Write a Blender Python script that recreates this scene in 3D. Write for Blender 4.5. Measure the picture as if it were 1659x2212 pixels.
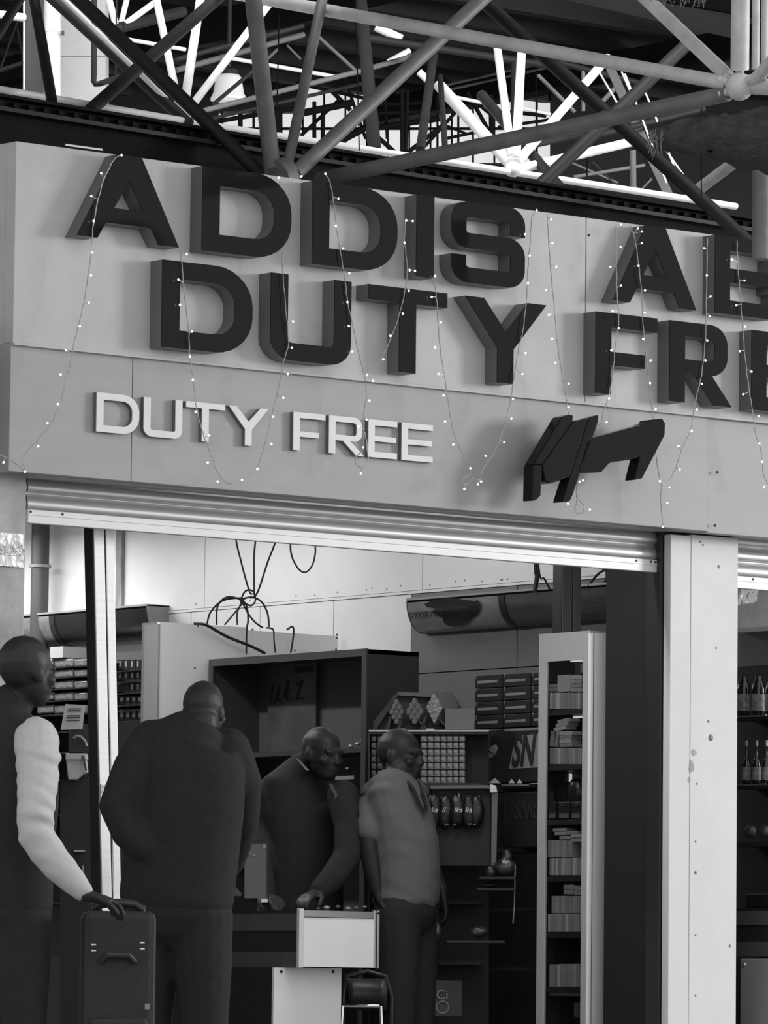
import bpy, bmesh, math, random
from mathutils import Vector, Matrix, noise
random.seed(7)
SC = bpy.context.scene
COL = SC.collection
for o in list(bpy.data.objects):
    bpy.data.objects.remove(o)

# ------------------------------------------------------------------ camera
W, H, F = 1659, 2212, 11400.0
TH = math.radians(39.0)                       # angle between the shop front and the picture plane
TILT = math.atan((2151 - 1106) / F)
ROLL = 0.011
UPV = Vector((0, 0, 1))
FH = Vector((math.sin(TH), math.cos(TH), 0))
RW = Vector((math.cos(TH), -math.sin(TH), 0))
FW = math.cos(TILT) * FH + math.sin(TILT) * UPV
UW = -math.sin(TILT) * FH + math.cos(TILT) * UPV
CR = math.cos(ROLL) * RW + math.sin(ROLL) * UW
CU = -math.sin(ROLL) * RW + math.cos(ROLL) * UW
CAM = Vector((-10.906, -15.617, 0.6))
cd = bpy.data.cameras.new('camera')
cd.sensor_fit = 'HORIZONTAL'; cd.sensor_width = 36.0; cd.lens = F / W * 36.0
cd.clip_start = 0.5; cd.clip_end = 300
cam = bpy.data.objects.new('camera', cd); COL.objects.link(cam)
m = Matrix.Identity(4)
for i in range(3):
    m[i][0], m[i][1], m[i][2], m[i][3] = CR[i], CU[i], -FW[i], CAM[i]
cam.matrix_world = m
SC.camera = cam

# ------------------------------------------------------------------ world, daylight, exposure
wd = bpy.data.worlds.new('overcast_sky'); SC.world = wd; wd.use_nodes = True
wd.node_tree.nodes['Background'].inputs[0].default_value = (1, 1, 1, 1)
wd.node_tree.nodes['Background'].inputs[1].default_value = 1.0

def area_light(name, loc, target, sx, sy, power, spread=180):
    l = bpy.data.lights.new(name, 'AREA'); l.shape = 'RECTANGLE'; l.size = sx; l.size_y = sy
    l.energy = power; l.spread = math.radians(spread)
    o = bpy.data.objects.new(name, l); COL.objects.link(o)
    o.location = loc
    o.rotation_euler = (Vector(target) - Vector(loc)).to_track_quat('-Z', 'Y').to_euler()
    return o
area_light('hall_daylight', (15.9, -8.4, 4.6), (1.8, 0, 2.2), 3.0, 2.6, 1100)     # open end of the hall, right of the shop
area_light('skylight_daylight', (2.9, 0.3, 6.3), (4.7, 4.2, 3.3), 7.4, 0.8, 270, 120)   # roof light over the rear frame
SC.view_settings.view_transform = 'Standard'
SC.view_settings.look = 'None'
SC.view_settings.gamma = 1.0
SC.view_settings.use_curve_mapping = False
SC.view_settings.exposure = 0.0
SC.cycles.max_bounces = 7; SC.cycles.diffuse_bounces = 3; SC.cycles.glossy_bounces = 3

# ------------------------------------------------------------------ helpers
def ray(x, y):
    return FW + CR * ((x - 829.5) / F) - CU * ((y - 1106.0) / F)
def Py(x, y, Y):
    r = ray(x, y); return CAM + r * ((Y - CAM.y) / r.y)
def Px(x, y, X):
    r = ray(x, y); return CAM + r * ((X - CAM.x) / r.x)
def Pd(x, y, d):
    r = ray(x, y); return CAM + r * (d / r.dot(FH))

MATS = {}
def M(name, g, rough=0.6, metal=0.0, spec=0.5, var=0.0, scale=6.0, bump=0.0, bscale=40.0, emit=0.0, stretch=None, streak=None):
    if name in MATS: return MATS[name]
    mt = bpy.data.materials.new(name); mt.use_nodes = True
    nt = mt.node_tree; b = nt.nodes['Principled BSDF']
    b.inputs['Base Color'].default_value = (g, g, g, 1)
    b.inputs['Roughness'].default_value = rough
    b.inputs['Metallic'].default_value = metal
    b.inputs['Specular IOR Level'].default_value = spec
    if emit:
        b.inputs['Emission Color'].default_value = (1, 1, 1, 1)
        b.inputs['Emission Strength'].default_value = emit
    tc = nt.nodes.new('ShaderNodeTexCoord')
    vec = tc.outputs['Object']
    if stretch:
        mp = nt.nodes.new('ShaderNodeMapping'); mp.inputs['Scale'].default_value = stretch
        nt.links.new(vec, mp.inputs['Vector']); vec = mp.outputs['Vector']
    if var:
        n = nt.nodes.new('ShaderNodeTexNoise'); n.inputs['Scale'].default_value = scale
        n.inputs['Detail'].default_value = 8; n.inputs['Roughness'].default_value = 0.65
        nt.links.new(vec, n.inputs['Vector'])
        cr = nt.nodes.new('ShaderNodeValToRGB')
        lo, hi = max(0, g * (1 - var)), min(1, g * (1 + var))
        cr.color_ramp.elements[0].position = 0.3; cr.color_ramp.elements[0].color = (lo, lo, lo, 1)
        cr.color_ramp.elements[1].position = 0.7; cr.color_ramp.elements[1].color = (hi, hi, hi, 1)
        nt.links.new(n.outputs['Fac'], cr.inputs['Fac'])
        out = cr.outputs['Color']
        if streak:                               # worn dark marks with a shape of their own
            n2 = nt.nodes.new('ShaderNodeTexNoise'); n2.inputs['Scale'].default_value = streak[0]
            n2.inputs['Detail'].default_value = 10; n2.inputs['Roughness'].default_value = 0.7
            nt.links.new(tc.outputs['Object'], n2.inputs['Vector'])
            r2 = nt.nodes.new('ShaderNodeValToRGB')
            r2.color_ramp.elements[0].position = streak[1]; r2.color_ramp.elements[0].color = (0, 0, 0, 1)
            r2.color_ramp.elements[1].position = streak[1] + 0.06; r2.color_ramp.elements[1].color = (1, 1, 1, 1)
            nt.links.new(n2.outputs['Fac'], r2.inputs['Fac'])
            mx = nt.nodes.new('ShaderNodeMixRGB'); mx.inputs[2].default_value = (g * streak[2],) * 3 + (1,)
            nt.links.new(r2.outputs['Color'], mx.inputs[0]); nt.links.new(out, mx.inputs[1])
            out = mx.outputs[0]
        nt.links.new(out, b.inputs['Base Color'])
    if bump:
        n = nt.nodes.new('ShaderNodeTexNoise'); n.inputs['Scale'].default_value = bscale
        n.inputs['Detail'].default_value = 6
        nt.links.new(vec, n.inputs['Vector'])
        bp = nt.nodes.new('ShaderNodeBump'); bp.inputs['Strength'].default_value = bump; bp.inputs['Distance'].default_value = 0.01
        nt.links.new(n.outputs['Fac'], bp.inputs['Height']); nt.links.new(bp.outputs['Normal'], b.inputs['Normal'])
    MATS[name] = mt
    return mt

def glass(name, tint=0.9, gloss=0.08):
    if name in MATS: return MATS[name]
    mt = bpy.data.materials.new(name); mt.use_nodes = True; nt = mt.node_tree
    nt.nodes.remove(nt.nodes['Principled BSDF'])
    t = nt.nodes.new('ShaderNodeBsdfTransparent'); t.inputs[0].default_value = (tint, tint, tint, 1)
    g = nt.nodes.new('ShaderNodeBsdfGlossy'); g.inputs['Roughness'].default_value = 0.02
    mx = nt.nodes.new('ShaderNodeMixShader'); mx.inputs[0].default_value = gloss
    nt.links.new(t.outputs[0], mx.inputs[1]); nt.links.new(g.outputs[0], mx.inputs[2])
    nt.links.new(mx.outputs[0], nt.nodes['Material Output'].inputs[0])
    MATS[name] = mt
    return mt

def tag(o, label=None, cat=None, group=None, kind=None):
    if label: o['label'] = label
    if cat: o['category'] = cat
    if group: o['group'] = group
    if kind: o['kind'] = kind
    return o
def empty(name, loc, label=None, cat=None, group=None, kind=None):
    o = bpy.data.objects.new(name, None); COL.objects.link(o); o.location = loc
    o.empty_display_size = 0.05
    return tag(o, label, cat, group, kind)

def fillet(pts, closed, n=7):
    out = []; N = len(pts)
    for i, p in enumerate(pts):
        r = p[2] if len(p) > 2 else 0
        c = Vector(p[:2])
        if r <= 0 or (not closed and i in (0, N - 1)):
            out.append(c); continue
        a = (Vector(pts[i - 1][:2]) - c).normalized(); b = (Vector(pts[(i + 1) % N][:2]) - c).normalized()
        ang = a.angle(b); t = r / math.tan(ang / 2)
        cc = c + (a + b).normalized() * (r / math.sin(ang / 2))
        s, e = c + a * t - cc, c + b * t - cc
        tot = s.angle_signed(e)
        for k in range(n + 1):
            q = s.copy(); q.rotate(Matrix.Rotation(-tot * k / n, 2)); out.append(cc + q)
    return out

class MB:
    def __init__(s): s.v = []; s.f = []
    def add(s, vs, fs):
        k = len(s.v); s.v += [Vector(v) for v in vs]; s.f += [tuple(i + k for i in f) for f in fs]
        return s
    def box(s, x0, x1, y0, y1, z0, z1):
        return s.hexa([(x0, y0, z0), (x1, y0, z0), (x1, y1, z0), (x0, y1, z0), (x0, y0, z1), (x1, y0, z1), (x1, y1, z1), (x0, y1, z1)])
    def hexa(s, c):
        return s.add(c, [(0, 3, 2, 1), (4, 5, 6, 7), (0, 1, 5, 4), (1, 2, 6, 5), (2, 3, 7, 6), (3, 0, 4, 7)])
    def xbox(s, X, dep, pl, pr, pt, pb):         # box whose face X = const is seen between these pixels
        mx, my = (pl + pr) / 2, (pt + pb) / 2
        return s.box(X, X + dep, Px(pr, my, X).y, Px(pl, my, X).y, Px(mx, pb, X).z, Px(mx, pt, X).z)
    def ybox(s, Y, dep, pl, pr, pt, pb):
        mx, my = (pl + pr) / 2, (pt + pb) / 2
        return s.box(Py(pl, my, Y).x, Py(pr, my, Y).x, Y, Y + dep, Py(mx, pb, Y).z, Py(mx, pt, Y).z)
    def dbox(s, d, dep, pl, pr, pt, pb, d2=None): # box facing the camera
        d2 = d2 or d
        a, b, c, e = Pd(pl, pb, d), Pd(pr, pb, d2), Pd(pr, pt, d2), Pd(pl, pt, d)
        n = FH * dep
        return s.hexa([a, b, b + n, a + n, e, c, c + n, e + n])
    def prism(s, poly, fn, y0, y1):              # poly in 2D, fn(u, v, y) -> point
        n = len(poly)
        vs = [fn(p[0], p[1], y0) for p in poly] + [fn(p[0], p[1], y1) for p in poly]
        return s.add(vs, [tuple(range(n))[::-1], tuple(range(n, 2 * n))] + [(i, (i + 1) % n, n + (i + 1) % n, n + i) for i in range(n)])
    def stroke(s, pts, w, fn, y0, y1, closed=False):
        pl = fillet(pts, closed); N = len(pl); L, R = [], []
        for i, p in enumerate(pl):
            a = pl[i - 1] if (i or closed) else None
            b = pl[(i + 1) % N] if (i < N - 1 or closed) else None
            d1 = (p - a).normalized() if a is not None else (b - p).normalized()
            d2 = (b - p).normalized() if b is not None else d1
            n1 = Vector((-d1.y, d1.x)); n2 = Vector((-d2.y, d2.x)); nn = (n1 + n2).normalized()
            k = w / 2 / max(0.35, nn.dot(n1))
            L.append(p + nn * k); R.append(p - nn * k)
        rng = range(N) if closed else range(N - 1)
        k = len(s.v)
        for q in (L, R):
            for y in (y0, y1): s.v += [Vector(fn(p.x, p.y, y)) for p in q]
        l0, l1, r0, r1 = k, k + N, k + 2 * N, k + 3 * N
        for i in rng:
            j = (i + 1) % N
            s.f += [(l0 + i, l0 + j, r0 + j, r0 + i), (l1 + j, l1 + i, r1 + i, r1 + j), (l0 + j, l0 + i, l1 + i, l1 + j), (r0 + i, r0 + j, r1 + j, r1 + i)]
        if not closed:
            for i in (0, N - 1): s.f.append((l0 + i, r0 + i, r1 + i, l1 + i))
        return s
    def tube(s, a, b, r, n=12, r2=None, cap=True):
        return s.path([a, b], r, n, r2=r2, cap=cap)
    def path(s, pts, r, n=6, r2=None, cap=True, closed=False):
        pts = [Vector(p) for p in pts]; N = len(pts); k = len(s.v)
        ref = None
        for i, p in enumerate(pts):
            a = pts[max(i - 1, 0)]; b = pts[min(i + 1, N - 1)]
            t = (b - a).normalized()
            if ref is None:
                ref = t.orthogonal().normalized()
            ref = (ref - t * ref.dot(t)).normalized()
            w = t.cross(ref)
            rr = r if r2 is None else r + (r2 - r) * i / max(1, N - 1)
            for q in range(n):
                an = 2 * math.pi * q / n
                s.v.append(p + (ref * math.cos(an) + w * math.sin(an)) * rr)
        for i in range(N - 1):
            for q in range(n):
                s.f.append((k + i * n + q, k + i * n + (q + 1) % n, k + (i + 1) * n + (q + 1) % n, k + (i + 1) * n + q))
        if cap:
            s.f.append(tuple(range(k, k + n))[::-1]); s.f.append(tuple(range(k + (N - 1) * n, k + N * n)))
        return s
    def lathe(s, prof, c, n=20, axis=None):
        c = Vector(c); k = len(s.v); ax = (axis or UPV).normalized()
        e1 = ax.orthogonal().normalized(); e2 = ax.cross(e1)
        for r, z in prof:
            for q in range(n):
                an = 2 * math.pi * q / n
                s.v.append(c + ax * z + (e1 * math.cos(an) + e2 * math.sin(an)) * r)
        for i in range(len(prof) - 1):
            for q in range(n):
                s.f.append((k + i * n + q, k + i * n + (q + 1) % n, k + (i + 1) * n + (q + 1) % n, k + (i + 1) * n + q))
        s.f.append(tuple(range(k, k + n))[::-1]); s.f.append(tuple(range(k + (len(prof) - 1) * n, k + len(prof) * n)))
        return s
    def sphere(s, c, r, n=12, sc=(1, 1, 1), rot=None):
        c = Vector(c); k = len(s.v); m_ = n // 2
        for i in range(1, m_):
            th = math.pi * i / m_
            for q in range(n):
                ph = 2 * math.pi * q / n
                p = Vector((math.sin(th) * math.cos(ph) * sc[0], math.sin(th) * math.sin(ph) * sc[1], math.cos(th) * sc[2])) * r
                s.v.append(c + (rot @ p if rot else p))
        for z in (1, -1):
            p = Vector((0, 0, z * sc[2] * r)); s.v.append(c + (rot @ p if rot else p))
        T, B = len(s.v) - 2, len(s.v) - 1
        for q in range(n):
            s.f.append((T, k + q, k + (q + 1) % n)); s.f.append((B, k + (m_ - 2) * n + (q + 1) % n, k + (m_ - 2) * n + q))
            for i in range(m_ - 2):
                s.f.append((k + i * n + q, k + (i + 1) * n + q, k + (i + 1) * n + (q + 1) % n, k + i * n + (q + 1) % n))
        return s
    def mesh(s, name, org=Vector((0, 0, 0))):
        me = bpy.data.meshes.new(name)
        me.from_pydata([v - org for v in s.v], [], s.f); me.update()
        b = bmesh.new(); b.from_mesh(me); bmesh.ops.recalc_face_normals(b, faces=b.faces); b.to_mesh(me); b.free()
        return me
    def build(s, name, mat, parent=None, smooth=False, bevel=0, local=False, org=None):
        if parent is not None and not local: o0 = Vector(parent.get('org', parent.location))
        else: o0 = Vector(org) if org is not None else Vector((0, 0, 0))
        me = s.mesh(name, o0); me.materials.append(mat)
        o = bpy.data.objects.new(name, me); COL.objects.link(o)
        if parent is not None:
            o.parent = parent; o['org'] = tuple(o0)
        elif org is not None: o.location = org; o['org'] = tuple(o0)
        if smooth:
            for p in me.polygons: p.use_smooth = True
            if smooth != 'full':
                es = o.modifiers.new('split', 'EDGE_SPLIT'); es.split_angle = math.radians(40)
        if bevel:
            bv = o.modifiers.new('bevel', 'BEVEL'); bv.width = bevel; bv.segments = 2; bv.limit_method = 'ANGLE'
        return o

def copy_tree(o, delta, parent=None):
    c = o.copy(); COL.objects.link(c)
    if parent is None: c.location = o.location + Vector(delta)
    else: c.parent = parent
    for ch in list(o.children):
        copy_tree(ch, delta, c)
    return c

def text_mesh(txt, size, shear=0.0, extrude=0.001, xs=1.0, bold=0.0):
    c = bpy.data.curves.new('txt', 'FONT'); c.body = txt; c.size = size; c.shear = shear; c.extrude = extrude; c.offset = bold
    o = bpy.data.objects.new('txt', c); COL.objects.link(o)
    dg = bpy.context.evaluated_depsgraph_get()
    me = bpy.data.meshes.new_from_object(o.evaluated_get(dg))
    bpy.data.objects.remove(o)
    for v in me.vertices: v.co.x *= xs
    return me
def put_text(name, txt, size, mat, origin, right, upv, parent, shear=0.0, xs=1.0, bold=0.0):
    me = text_mesh(txt, size, shear, 0.0012, xs, bold); me.materials.clear(); me.materials.append(mat)
    o = bpy.data.objects.new(name, me); COL.objects.link(o)
    r = Vector(right).normalized(); u = Vector(upv).normalized(); n = r.cross(u)
    mm = Matrix.Identity(4)
    off = Vector(parent.get('org', parent.location)) if parent else Vector((0, 0, 0))
    p = Vector(origin) - off
    for i in range(3): mm[i][0], mm[i][1], mm[i][2], mm[i][3] = r[i], u[i], n[i], p[i]
    me.transform(mm)
    if parent: o.parent = parent
    return o

# ------------------------------------------------------------------ materials
fascia_up = M('cream_board', 0.56, 0.55, var=0.10, scale=3.0, bump=0.03, bscale=9)
fascia_low = M('grey_board', 0.40, 0.5, var=0.07, scale=2.5, bump=0.03, bscale=6, stretch=(1, 1, 3))
black_gloss = M('black_acrylic', 0.014, 0.06, spec=0.12)
black_side = M('black_return', 0.16, 0.4, spec=0.4)
white_letter = M('white_acrylic', 0.86, 0.35)
steel_dark = M('dark_steel', 0.009, 0.7, spec=0.08, var=0.2, scale=5)
shaded_grey = M('frame_shaded_grey', 0.19, 0.5, var=0.25, scale=7, bump=0.05)  # shaded copy of the frame paint, shade put into the colour
dark_and_shaded = M('dark_paint_and_shade', 0.020, 0.55, spec=0.2, var=0.25, scale=6)  # shade of the darkest tubes put into the colour; also plain dark pipes
white_paint = M('white_tube_paint', 0.85, 0.45, var=0.06, scale=6)
mid_paint = M('mid_tube_paint', 0.13, 0.5, var=0.2, scale=6)
roof_m = M('dark_roof_sheet', 0.045, 0.7, spec=0.2, var=0.2, scale=2)
concrete_w = M('white_concrete', 0.55, 0.8, var=0.08, scale=4, bump=0.2, bscale=14)
alu = M('brushed_aluminium', 0.72, 0.32, metal=0.85, var=0.08, scale=3, stretch=(0.3, 0.3, 20))
shutter_m = M('shutter_steel', 0.62, 0.34, metal=0.7, var=0.06, scale=2, stretch=(0.4, 8, 30))
bar_m = M('bar_aluminium', 0.78, 0.45, metal=0.25, var=0.05, scale=3)
pillar_m = M('white_pillar_paint', 0.75, 0.5, var=0.05, scale=4, bump=0.04, bscale=8, streak=(5.5, 0.70, 0.75))
column_m = M('stained_column', 0.42, 0.7, var=0.35, scale=5, bump=0.1)
black_m = M('matt_black', 0.035, 0.6, spec=0.25)
black_sat = M('satin_black', 0.03, 0.35, spec=0.4)
dark_m = M('dark_grey', 0.05, 0.6)
wall_m = M('white_wall_panel', 0.74, 0.5, var=0.05, scale=2.5, streak=(3.5, 0.73, 0.8))
joint_m = M('dark_joint', 0.03, 0.8)
white_m = M('white_laminate', 0.8, 0.4, var=0.03, scale=3)
grey_m = M('mid_grey', 0.25, 0.55, var=0.1)
floor_m = M('floor_terrazzo', 0.22, 0.4, var=0.15, scale=20)
skin_m = M('dark_skin', 0.026, 0.5, spec=0.3)
foil_m = M('gold_foil', 0.24, 0.35, metal=0.5, var=0.6, scale=28, bump=0.6, bscale=60)
bulb_m = M('lit_bulb', 0.9, 0.3, emit=5.0)
wire_m = M('clear_wire', 0.42, 0.35)
cable_m = M('black_cable', 0.01, 0.5)
tube_light = M('lit_tube', 0.9, 0.3, emit=6.0)

# ------------------------------------------------------------------ floor, roof, far wall
tag(MB().box(-30, 30, -30, 30, -0.2, 0).build('floor', floor_m), 'grey terrazzo floor of the hall', kind='structure')
roof = tag(MB().box(-7, 22, -3.0, 22, 6.45, 6.6).build('ceiling', roof_m), 'dark sheet metal hall roof', kind='structure')
for k in range(13):
    y = 7.2 + k * 0.55
    MB().box(-2, 20, y, y + 0.09, 6.25, 6.44).build('purlin', roof_m, roof)
for k in range(5):
    x = 2.0 + k * 2.6
    MB().box(x, x + 0.14, 1.0, 15.5, 6.1, 6.25).build('rafter', steel_dark, roof)

bw = empty('wall_back', (9.8, 10.0, 0), 'dark end wall of the hall', kind='structure')
WD = 33.0
for (a, b, t, bt) in ((-500, 470, -200, 900), (470, 640, -200, 240), (640, 790, -200, 176), (790, 1190, -200, 205), (1190, 2200, -200, 900), (470, 1190, 352, 900)):
    MB().dbox(WD, 0.25, a, b, t, bt).build('wall_section', roof_m, bw)
wn = empty('window_1', (9.8, 10.0, 5), 'bright clerestory window of the hall', kind='structure')
frost = bpy.data.materials.new('frosted_pane'); frost.use_nodes = True
fb = frost.node_tree.nodes['Principled BSDF']
fb.inputs['Base Color'].default_value = (0.3, 0.3, 0.3, 1); fb.inputs['Roughness'].default_value = 0.4
fb.inputs['Emission Color'].default_value = (1, 1, 1, 1); fb.inputs['Emission Strength'].default_value = 0.7   # daylit pane
px = 470
while px < 1190:
    top = 240 if px < 640 else (176 if px < 790 else 205)
    w = min(46, 1190 - px)
    MB().dbox(WD + 0.1, 0.01, px + 2, px + w - 2, top, 275).build('pane', frost, wn)
    MB().dbox(WD + 0.1, 0.01, px + 2, px + w - 2, 279, 352).build('pane', frost, wn)
    MB().dbox(WD + 0.06, 0.08, px - 2, px + 2, top, 352).build('mullion', steel_dark, wn)
    px += 46
MB().dbox(WD + 0.06, 0.08, 470, 1190, 275, 279).build('transom', steel_dark, wn)

# ------------------------------------------------------------------ roof tubes
def tubes(root, name, mat, lst, dd=0.0):
    for t in lst:
        x1, y1, d1, x2, y2, d2, w = t
        dm = (d1 + d2) / 2
        pa, pb = Pd(x1, y1, d1 + dd), Pd(x2, y2, d2 + dd)
        if y1 < 0 and pa.z > pb.z:               # runs on up to the roof beyond the picture
            v = (pa - pb).normalized(); pa = pa + v * min(2.2, max(0.0, (6.2 - pa.z) / max(v.z, .05)))
        MB().tube(pa, pb, w / 2 * dm / F, 12).build(name, mat, root, smooth=True)

sf = empty('space_frame', Py(610, 378, 0.35), 'tubular space frame in lit and shaded greys meeting above the letter D of the big sign', 'roof frame')
tubes(sf, 'tube', shaded_grey, [
    (545, -20, 20.6, 589, 372, 20.2, 37), (696, 0, 20.9, 618, 372, 20.2, 24), (1066, -25, 20.9, 638, 374, 20.2, 34),
    (1572, 202, 19.02, 690, 388, 20.6, 34), (1645, 370, 20.0, 1645, 560, 20.0, 42), (1490, 423, 23.6, 1650, 303, 22.9, 26)])
lit_pale = M('frame_lit_pale', 0.7, 0.5, var=0.22, scale=7, bump=0.05)  # lit copy of the frame paint, light put into the colour
tubes(sf, 'tube', lit_pale, [
    (500, -15, 21.4, 1570, 180, 19.02, 30),
    (1378, -20, 19.7, 1572, 165, 19.05, 32), (1600, -30, 18.9, 1598, 150, 19.0, 41),
    (1633, -30, 19.6, 1632, 150, 19.6, 17), (1652, -30, 19.7, 1651, 150, 19.7, 16),
    (1680, 120, 18.7, 1622, 183, 19.0, 30), (1700, 190, 18.8, 1628, 186, 19.0, 38)])
n2 = Pd(1597, 187, 19.0)
bn_ = MB().sphere(n2, 0.052, 20).build('ball_node', lit_pale, sf, smooth='full')
for (x, y, d) in ((1562, 174, 19.02), (1563, 201, 19.02), (1574, 168, 19.03), (1598, 152, 19.0), (1621, 186, 19.0), (1619, 172, 18.95)):
    e = Pd(x, y, d); v = (e - n2)
    MB().tube(n2 + v * 0.5, n2 + v * 1.25, 0.016, 10).build('node_sleeve', lit_pale, bn_, smooth=True)
e = Pd(1300, 258, 19.6); e2 = Pd(1306, 256.6, 19.58)
MB().tube(e, e2, 0.0315, 14).build('tube_joint', dark_m, sf, smooth=True)
MB().path([Py(600, 384, 0.35), Py(622, 376, 0.35)], 0.07, 12).build('ball_node', shaded_grey, sf, smooth=True)

bf = empty('bracing_frame', Pd(1050, 300, 21), 'cross bracing tubes coloured dark for shade behind the grey space frame', 'roof frame')
tubes(bf, 'tube', dark_and_shaded, [
    (150, -20, 20.4, 560, 372, 20.3, 31), (488, -20, 21.6, 195, 238, 20.2, 29), (90, -25, 21.2, 408, 268, 20.7, 27),
    (70, -25, 20.6, 112, 218, 20.0, 24), (60, -30, 20.0, -20, 100, 19.8, 22),
    (1030, -10, 21.3, 1615, 522, 21.9, 31), (1484, 95, 22.4, 1165, 402, 21.8, 30),
    (1040, 205, 23.0, 1222, 420, 22.2, 24), (778, -10, 23.5, 810, 330, 21.6, 28), (937, 115, 23.5, 908, 325, 21.8, 20),
    (951, 165, 23.6, 964, 358, 22.0, 13), (1109, 135, 24.4, 1109, 280, 24.0, 12), (795, 82, 24.2, 1190, 142, 24.8, 17),
    (380, 129, 23.2, 655, 56, 23.6, 11), (455, 257, 24.2, 780, 181, 24.8, 8), (461, 225, 23.8, 548, 152, 24.0, 9),
    (948, 188, 24.6, 1200, 130, 25.2, 6), (948, 199, 24.6, 1200, 142, 25.2, 6), (1190, 130, 25.0, 1400, 185, 25.0, 14),
    (1130, 318, 23.6, 1300, 280, 24.0, 15), (1290, 292, 23.8, 1520, 235, 24.2, 14), (1280, 350, 25, 1330, 400, 25, 6),
    (258, 60, 23.4, 395, 25, 23.8, 25), (-10, 155, 24, 48, 136, 24, 10), (0, 150, 25, 38, 45, 25, 5), (38, 60, 25, 50, 130, 25, 4)])
tubes(bf, 'lattice_bar', steel_dark, [
    (868, 195, 28, 869, 335, 28, 9), (880, 195, 28, 876, 335, 28, 9), (815, 226, 29, 920, 222, 29, 8), (815, 276, 28.5, 950, 256, 28.5, 13),
    (640, 247, 28, 765, 221, 28, 16), (679, 220, 28.5, 679, 300, 28.5, 9), (697, 230, 28.5, 697, 300, 28.5, 9), (646, 297, 28.2, 732, 216, 28.2, 8),
    (715, 195, 28.4, 757, 238, 28.4, 10), (470, 262, 28, 650, 232, 28, 10), (520, 238, 29, 520, 275, 29, 9), (548, 236, 29, 548, 280, 29, 6),
    (600, 228, 29, 600, 285, 29, 14), (480, 240, 29, 480, 275, 29, 5), (650, 210, 28.8, 800, 180, 28.8, 7), (818, 245, 28.8, 930, 240, 28.8, 9),
    (832, 210, 29, 836, 300, 29, 6), (905, 330, 28, 1000, 225, 28, 8), (960, 270, 28.2, 1010, 290, 28.2, 6), (960, 300, 28.2, 1040, 283, 28.2, 7),
    (1010, 200, 28.4, 1060, 290, 28.4, 9), (1060, 205, 28.4, 1062, 290, 28.4, 11), (1020, 215, 28.3, 1090, 272, 28.3, 7), (1075, 275, 28.5, 1190, 258, 28.5, 7),
    (815, 295, 28, 860, 335, 28, 10), (880, 330, 28, 960, 268, 28, 10), (735, 305, 28.6, 800, 270, 28.6, 16), (1090, 240, 28.6, 1180, 250, 28.6, 9),
    (640, 180, 29, 800, 215, 29, 8), (745, 170, 29, 790, 300, 29, 7), (945, 205, 29, 945, 340, 29, 5), (990, 215, 29, 990, 340, 29, 5)])
# taut dark wires
for (a, b, c, d_) in ((603, 30, 596, 330), (768, 0, 776, 325), (1158, 150, 1158, 275), (1515, 230, 1515, 430), (1268, 345, 1268, 380)):
    MB().tube(Pd(a, b, 21.2), Pd(c, d_, 21.0), 0.003, 6).build('hanging_wire', steel_dark, bf)

rf = empty('rear_space_frame', Pd(1108, 362, 22.2), 'bright white tubular space frame behind the dark roof beam', 'roof frame')
tubes(rf, 'tube', white_paint, [
    (-20, 190, 20.0, 398, 262, 20.7, 17), (398, 262, 20.7, 1108, 372, 22.2, 15), (1108, 372, 22.2, 1590, 446, 23.0, 15),
    (337, -5, 22.5, 391, 250, 20.8, 17), (434, -10, 22.3, 395, 250, 20.8, 20), (592, -5, 22.6, 398, 250, 20.8, 17),
    (134, -5, 20.9, 396, 250, 20.75, 12), (233, -10, 23.4, 252, 60, 23.4, 15), (276, -10, 23.6, 259, 60, 23.4, 13), (335, 5, 23.6, 262, 58, 23.4, 14),
    (950, 186, 23.8, 1104, 355, 22.25, 27), (1073, 95, 23.6, 1106, 340, 22.25, 18), (1127, 100, 23.6, 1114, 345, 22.25, 20),
    (1312, 125, 23.8, 1116, 352, 22.25, 20), (1380, 303, 23.6, 1116, 366, 22.25, 21)])
tubes(rf, 'brace_tube', mid_paint, [
    (436, 240, 23.6, 780, 153, 24.2, 12), (755, 160, 24.2, 890, 122, 24.6, 12), (380, 152, 24.4, 655, 75, 25, 13), (689, 80, 25, 770, 154, 25, 8),
    (620, 98, 25.6, 650, 128, 25.6, 5), (577, 128, 25.4, 600, 106, 25.4, 7), (1162, 162, 25, 1242, 242, 25, 9), (1260, 146, 25, 1260, 240, 25, 9),
    (1331, 188, 25, 1295, 226, 25, 11), (1367, 325, 24.5, 1368, 408, 24.5, 14), (1240, 382, 24.6, 1392, 357, 24.8, 8), (1383, 412, 24.6, 1408, 386, 24.6, 5),
    (1220, 345, 25, 1335, 395, 25, 5)])
tubes(rf, 'service_pipe', white_paint, [
    (270, 84, 24, 400, 107, 24.2, 9), (500, 126, 25.4, 726, 166, 25.8, 9), (975, 208, 25.6, 1052, 224, 25.8, 8), (1130, 234, 26, 1190, 247, 26, 7),
    (-10, 30, 22.5, 52, 38, 22.6, 18), (812, 58, 25, 868, 84, 25, 19), (905, 155, 25, 928, 177, 25, 16), (838, 134, 25.2, 886, 108, 25.2, 13)])
MB().sphere(Pd(1108, 366, 22.2), 0.035, 14).build('ball_node', white_paint, rf, smooth='full')
MB().sphere(Pd(397, 254, 20.75), 0.03, 14).build('ball_node', white_paint, rf, smooth='full')
MB().sphere(Pd(257, 61, 23.4), 0.024, 12).build('ball_node', dark_and_shaded, rf, smooth='full')

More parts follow.
